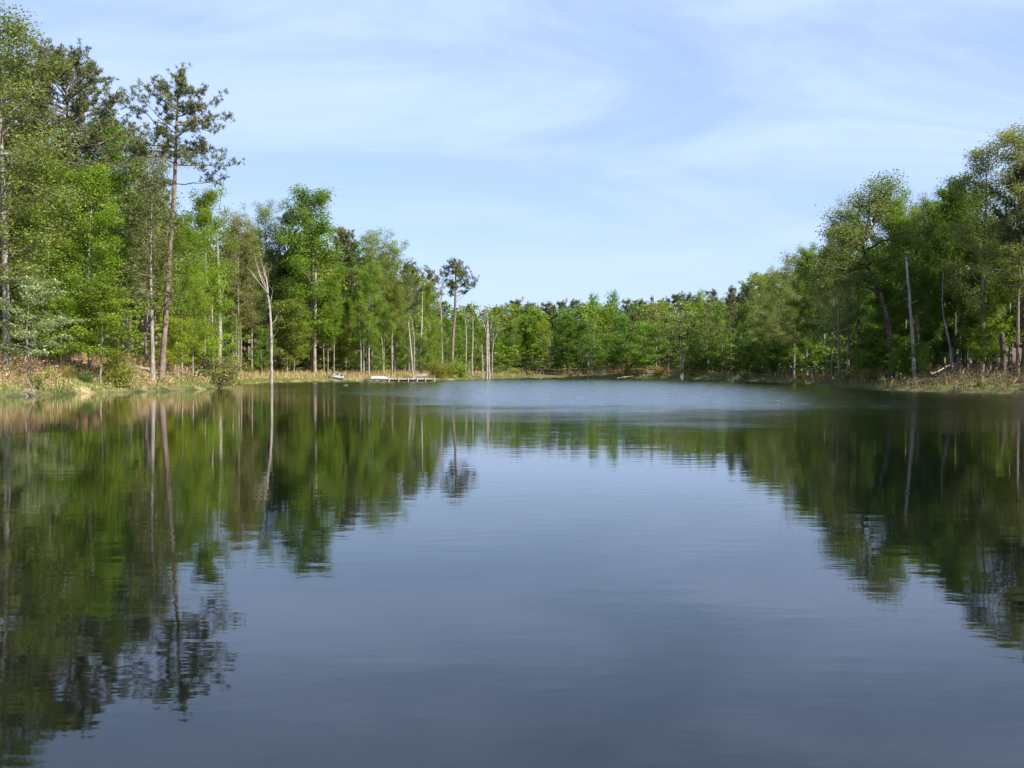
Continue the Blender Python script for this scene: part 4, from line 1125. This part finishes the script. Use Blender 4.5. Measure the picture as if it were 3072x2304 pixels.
# ------------------------------------------------------------------ dock, boats and small things
def box(G, c, size, col=(1, 1, 1), rz=0.0, mi=0, taper=0.0):
    c = np.asarray(c, float); h = np.asarray(size, float) / 2
    s = np.array([(-1, -1, -1), (1, -1, -1), (1, 1, -1), (-1, 1, -1), (-1, -1, 1), (1, -1, 1), (1, 1, 1), (-1, 1, 1)], float) * h
    s[4:, :2] *= 1 - taper
    ca, sa = math.cos(rz), math.sin(rz)
    s = s @ np.array([[ca, sa, 0], [-sa, ca, 0], [0, 0, 1]])
    G.add(s + c, [[0, 3, 2, 1], [4, 5, 6, 7], [0, 1, 5, 4], [1, 2, 6, 5], [2, 3, 7, 6], [3, 0, 4, 7]], col, mi)

def part(name, G, material, parent, smooth_=False):
    return link(name, G.mesh(name, [material], smooth_), parent)

DD = 155.0
dk = link('dock', None); dx0, dyy = PX(388.5, DD); dx1, _ = PX(434.8, DD)
dk.location = (dx0, DD, 0)
tag(dk, 'low grey wooden dock running along the left shore', 'dock')
LEN = dx1 - dx0
me_b = None
nb = int(LEN / .19)
for i in range(nb):
    if me_b is None:
        Gb = Geo(); box(Gb, (0, 0, 0), (.17, 1.5, .045)); me_b = Gb.mesh('deck_board', [M_WOOD])
    b = link('deck_board', me_b, dk); b.location = (.1 + i * .19, .75, .45 + .006 * math.sin(i * 2.3)); b.rotation_euler = (0, 0, .012 * math.sin(i * 5.1))
Gb = Geo(); box(Gb, (LEN / 2, -.03, .38), (LEN, .05, .15)); part('edge_beam', Gb, M_WOOD, dk)
Gb = Geo(); box(Gb, (LEN / 2, .5, .2), (LEN * .96, .12, .26)); part('joist', Gb, M_DARKWOOD, dk)
Gb = Geo(); box(Gb, (LEN / 2, 1.53, .38), (LEN, .05, .15)); part('edge_beam', Gb, M_WOOD, dk)
for i, fx in enumerate((.01, .22, .43, .62, .8, .99)):
    Gb = Geo(); tube(Gb, [(LEN * fx, -.12, -1.2), (LEN * fx, -.12,   .56 if i else .95)], [.075, .07], 8); part('post', Gb, M_WOOD, dk)
    Gb = Geo(); tube(Gb, [(LEN * fx, 1.62, -1.2), (LEN * fx, 1.62, .45)], [.075, .07], 8); part('post', Gb, M_DARKWOOD, dk)
wy = Geo(); box(wy, (LEN * .42, 4.6, .40), (1.1, 6.0, .05)); part('gangway', wy, M_WOOD, dk)
fl = link('floating_platform', None); fx0, _ = PX(430, 157.5); fl.location = (fx0 - 1.6, 157.9, 0)
tag(fl, 'second low wooden platform behind the right end of the dock', 'platform')
Gb = Geo(); box(Gb, (0, 0, .42), (3.6, 1.4, .08)); part('deck', Gb, M_WOOD, fl)
for sx in (-1.6, 1.6):
    for sy in (-.55, .55):
        Gb = Geo(); tube(Gb, [(sx, sy, -1.2), (sx, sy, .38)], [.08, .08], 8); part('post', Gb, M_DARKWOOD, fl)

# boat platform and overturned boat
bp_x0, _ = PX(363.5, 155.5); bp_x1, _ = PX(388, 155.5)
pl = link('boat_platform', None); pl.location = ((bp_x0 + bp_x1) / 2, 156.2, 0)
tag(pl, 'dark low wooden platform under the overturned white boat', 'platform')
W_ = bp_x1 - bp_x0
Gb = Geo(); box(Gb, (0, 0, .29), (W_, 1.5, .2)); part('deck', Gb, M_DARKWOOD, pl)  # deck thickened downward and dark all over, as one block
for sx in (-.46, -.1, .2, .48):
    for sy in (-.65, .65):
        Gb = Geo(); tube(Gb, [(sx * W_, sy, -1.2), (sx * W_, sy, .33)], [.07, .07], 8); part('post', Gb, M_DARKWOOD, pl)

def jon_boat(L_=2.6, W=1.15, D=.42):
    """flat-bottomed hull, right way up, keel line along X; outer shell, inner shell and rim"""
    G = Geo()
    n = 11
    t = np.linspace(0, 1, n)
    hw = W / 2 * np.where(t < .65, 1 - .04 * t, np.interp(t, (.65, 1), (.974, .62)))
    zb = np.interp(t, (0, .06, .68, 1), (.06, 0, 0, .24)) * 1.0
    zt = D + .05 * t ** 2
    xx = (t - .5) * L_
    def shell(k, dz):
        return np.stack([np.stack([xx, -hw * k, zt], 1), np.stack([xx, -hw * k * .9, zb + (zt - zb) * .45 + dz * .5], 1), np.stack([xx, -hw * k * .78, zb + dz], 1), np.stack([xx, hw * k * .78, zb + dz], 1),
                         np.stack([xx, hw * k * .9, zb + (zt - zb) * .45 + dz * .5], 1), np.stack([xx, hw * k, zt], 1)], 1)
    for k, dz in ((1, 0), (.94, .035)):
        S_ = shell(k, dz); v = S_.reshape(-1, 3)
        f = [[i * 6 + j, i * 6 + j + 1, (i + 1) * 6 + j + 1, (i + 1) * 6 + j] for i in range(n - 1) for j in range(5)]
        G.add(v, f, (1, 1, 1))
        G.add(S_[0], [[0, 1, 2, 3, 4, 5]], (1, 1, 1)); G.add(S_[-1], [[5, 4, 3, 2, 1, 0]], (1, 1, 1))
    o_, i_ = shell(1, 0), shell(.94, .035)
    for j in (0, 5):
        v = np.concatenate([o_[:, j], i_[:, j]]); f = [[a, a + 1, n + a + 1, n + a] for a in range(n - 1)]
        G.add(v, f, (1, 1, 1))
    rim = Geo()
    for sgn, j in ((-1, 0), (1, 5)):
        tube(rim, o_[:, j] + np.array([0, 0, .005]), np.full(n, .028), 6)
    seats = []
    for sx in (-.32, .02, .33):
        q = Geo(); i = int(round((sx + .5) * (n - 1)))
        box(q, (sx * L_, 0, D * .72), (.26, hw[i] * 1.86, .04)); seats.append(q)
    return G, rim, seats
hull, rim, seats = jon_boat()
ME_HULL = hull.mesh('hull', [M_WHITE]); ME_RIM = rim.mesh('rim', [M_GREYPAINT], True)
bx_, by_ = PX(379.5, 156.0)
ob = link('rowing_boat', None); ob.location = (bx_, 156.1, .39 + .4); ob.rotation_euler = (math.pi, 0, .04); ob.scale = (.92, .9, .85)
obh = link('hull', ME_HULL, ob); link('rim', ME_RIM, ob)
for k in (-.28, 0, .28):
    q = Geo(); box(q, (-.15, k, -.012), (1.9, .04, .025)); part('keel_strip', q, M_WHITE, obh)
tag(ob, 'white flat-bottomed boat lying upside down on the dark platform', 'boat')
bx2, by2 = PX(338.5, 159.4)
zb2 = gz(bx2, 159.4)
b2 = link('rowing_boat', None); b2.location = (bx2, 159.4, max(zb2, .1) + .25); b2.scale = (.85, .8, .75); b2.rotation_euler = (math.radians(38), math.radians(9), math.radians(-14))
link('hull', ME_HULL, b2); link('rim', ME_RIM, b2)
for q in seats: part('seat', q, M_WHITE, b2)
tag(b2, 'white flat-bottomed boat tilted on the grassy bank left of the dock', 'boat')

# pale grey bench-like boat on the second platform
bx3, _ = PX(421.7, 158)
b3 = link('small_boat', None); b3.location = (bx3, 158.1, .80); b3.scale = (.72, .7, .7); b3.rotation_euler = (0, 0, .1)
h3, r3, s3 = jon_boat(2.5, 1.0, .34)
part('hull', h3, M_GREYPAINT, b3); part('rim', r3, M_WHITE, b3, True)
for q in s3: part('seat', q, M_WHITE, b3)
for sx in (-.8, .8):
    for sy in (-.3, .3):
        q = Geo(); tube(q, [(sx, sy, -.5), (sx, sy, .05)], [.04, .04], 6); part('stand_leg', q, M_BLACK, b3)
for sx in (-.25, .45):
    q = Geo(); box(q, (sx, 0, .42), (.3, .34, .05)); box(q, (sx - .15, 0, .58), (.05, .34, .3)); part('swivel_seat', q, M_BLACK if sx < 0 else M_WHITE, b3)
tag(b3, 'small pale grey boat with seats raised on the second platform', 'boat')

# post in the water, right
def post_in_water():
    d = 127.0; bx = 816.3
    x, y = PX(bx, d)
    e = link('mooring_post', None); e.location = (x, y, 0)
    w = Geo(); tube(w, [(0, 0, -1.5), (0, 0, .9), (-.06, 0, 2.2)], [.14, .135, .13], 9)
    t = link('pole', w.mesh('pole', [M_BARK], True), e); t.color = (*BARKS['grey'], 1)
    w = Geo(); tube(w, [(-.06, 0, 2.2), (-.065, 0, 2.36)], [.14, .13], 9)
    t = link('white_cap', w.mesh('white_cap', [M_WHITE], True), e)
    w = Geo(); box(w, (-.2, -.1, 2.12), (.22, .06, .05)); link('bracket', w.mesh('bracket', [M_WHITE]), e)
    tag(e, 'upright weathered post with a white top in the water by the right bank', 'post')
post_in_water()

def log(name, label, pts, d, radii, bark, category='log', group=None, stubs=2, seed=0):
    rng = np.random.default_rng(seed)
    p = np.array([w_at(a, b, d, off) for a, b, off in pts])
    for i in range(len(p)):
        z, s = ground(p[i:i + 1, 0], p[i:i + 1, 1])
        p[i, 2] = max(p[i, 2], max(float(z[0]), 0) + radii[i] * .6) if name != 'driftwood' else p[i, 2]
    O = p[0].copy()
    w = Geo(); tube(w, p - O, radii, 7)
    for k in range(stubs):
        q = at_path(p - O, rng.uniform(.2, .9))
        tube(w, bend_path(rng, q, rng.normal(size=3) + np.array([0, 0, .8]), rng.uniform(.3, .8), 3, 0, .1), [.04, .03, .015], 4)
    o = link(name, w.mesh(name, [M_BARK], True)); o.location = O.tolist(); o.color = (*BARKS[bark], 1)
    tag(o, label, category, group)
log('fallen_log', 'pale fallen log at the water of the far shore below the orange-brown bush', [(617, 378.4, 0), (624, 377.2, 1), (635, 376, 2)], 215, [.11, .1, .07], 'pale', seed=1)
log('fallen_log', 'grey fallen log lying on the left bank behind the slim white-based trunk', [(126, 368.5, 0), (133, 367.3, .5), (147, 369.5, 1)], 84, [.14, .13, .1], 'pale', seed=2)
log('fallen_log', 'thin fallen trunk on the bare slope of the right bank', [(931, 374, 0), (943, 371.5, 1), (957, 366, 2)], 88, [.08, .07, .05], 'grey', seed=3)
log('fallen_log', 'second thin fallen trunk higher on the bare right slope', [(948, 366, 0), (960, 364, 1), (972, 362, 2)], 90, [.08, .07, .05], 'pale', seed=4)
log('fallen_log', 'dark fallen log in the wood edge beside the thick broken stump trunk', [(975, 364.5, 0), (990, 361.5, 1), (1003, 359, 1.5)], 91, [.12, .11, .08], 'pale', seed=5)
log('broken_stick', 'bent white broken stick left of the foot of the lone tall pine', [(156.5, 378, 0), (158, 372, 0), (160, 367, .1)], 87.5, [.07, .06, .05], 'white', 'stick', stubs=0, seed=6)
# driftwood tangle at the left water edge
dw = link('driftwood', None); x_, y_ = PX(21, 67.4); dw.location = (x_, y_, .1)
rngd = np.random.default_rng(8)
for k in range(9):
    w = Geo(); a = rngd.uniform(-.5, .5); ln = rngd.uniform(.8, 1.9); st = np.array([rngd.uniform(-.9, .2), rngd.uniform(-.3, .4), rngd.uniform(-.05, .2)])
    tube(w, bend_path(rngd, st, (1, rngd.uniform(-.4, .4), rngd.uniform(-.3, .35)), ln * .75, 5, -.15, .3), [.06, .055, .045, .035, .015], 5)
    q = link('branch', w.mesh('branch', [M_BARK], True), dw); q.color = (*BARKS['grey'], 1)
w = Geo(); tube(w, [(.75, .2, -.1), (.55, .2, .45), (.35, .1, .95)], [.06, .05, .03], 5)
q = link('branch', w.mesh('branch', [M_BARK], True), dw); q.color = (*BARKS['pale'], 1)
tag(dw, 'tangle of grey driftwood branches at the water edge far left', 'driftwood')
# cut stump
x_, y_ = PX(981.5, 79); zz = gz(x_, y_)
w = Geo(); tube(w, [(0, 0, -.2), (0, 0, .35), (.02, 0, .68)], [.15, .125, .12], 10)
st_ = link('tree_stump', w.mesh('tree_stump', [M_BARK], True)); st_.location = (x_, y_, zz); st_.color = (.26, .15, .08, 1)
tag(st_, 'short orange-brown stump on the right bank', 'stump')
# little things afloat
def floater(name, label, px, py, r, material, squash=.5, category='float'):
    d = CAM_H * F_PX / (py - HORIZON); x, y = PX(px, d)
    G = Geo(); n, m = 10, 6
    th = np.linspace(0, math.pi, m); ph = np.linspace(0, 2 * math.pi, n, endpoint=False)
    v = np.array([(r * math.sin(a) * math.cos(b) * 1.5, r * math.sin(a) * math.sin(b), r * squash * math.cos(a)) for a in th for b in ph])
    v += np.random.default_rng(int(px)).normal(size=v.shape) * r * .06
    f = [[i * n + j, i * n + (j + 1) % n, (i + 1) * n + (j + 1) % n, (i + 1) * n + j] for i in range(m - 1) for j in range(n)]
    G.add(v, f, (1, 1, 1))
    tube(G, [(r * .6, 0, r * squash * .4), (r * 1.3, 0, r * squash * 1.2), (r * 1.9, .02, r * squash * 1.3)], [r * .3, r * .22, r * .16], 6)
    o = link(name, G.mesh(name, [material], True)); o.location = (x, y, r * squash * .25)
    tag(o, label, category)
floater('floating_wood', 'small dark piece of wood floating in front of the beached boat', 345, 386.2, .2, M_DARKWOOD, .6, 'driftwood')
floater('white_float', 'small white float on the water off the shaded right shore', 732, 382.4, .13, M_WHITE, .8)
floater('floating_wood', 'tiny dark snag tip in the water before the low far point', 540, 378.9, .22, M_DARKWOOD, .6, 'driftwood')
floater('floating_wood', 'tiny dark snag tip in the water left of the twin-trunked tree', 643, 379.9, .2, M_DARKWOOD, .6, 'driftwood')
x_, y_ = PX(752, 163)
w = Geo(); tube(w, [(0, 0, .0), (.5, 0, .05), (1.1, .1, .02)], [.06, .06, .04], 6)
o = link('floating_stick', w.mesh('floating_stick', [M_BARK], True)); o.location = (x_, y_, 0); o.color = (*BARKS['white'], 1)
tag(o, 'pale stick floating close to the shaded right shore', 'stick')
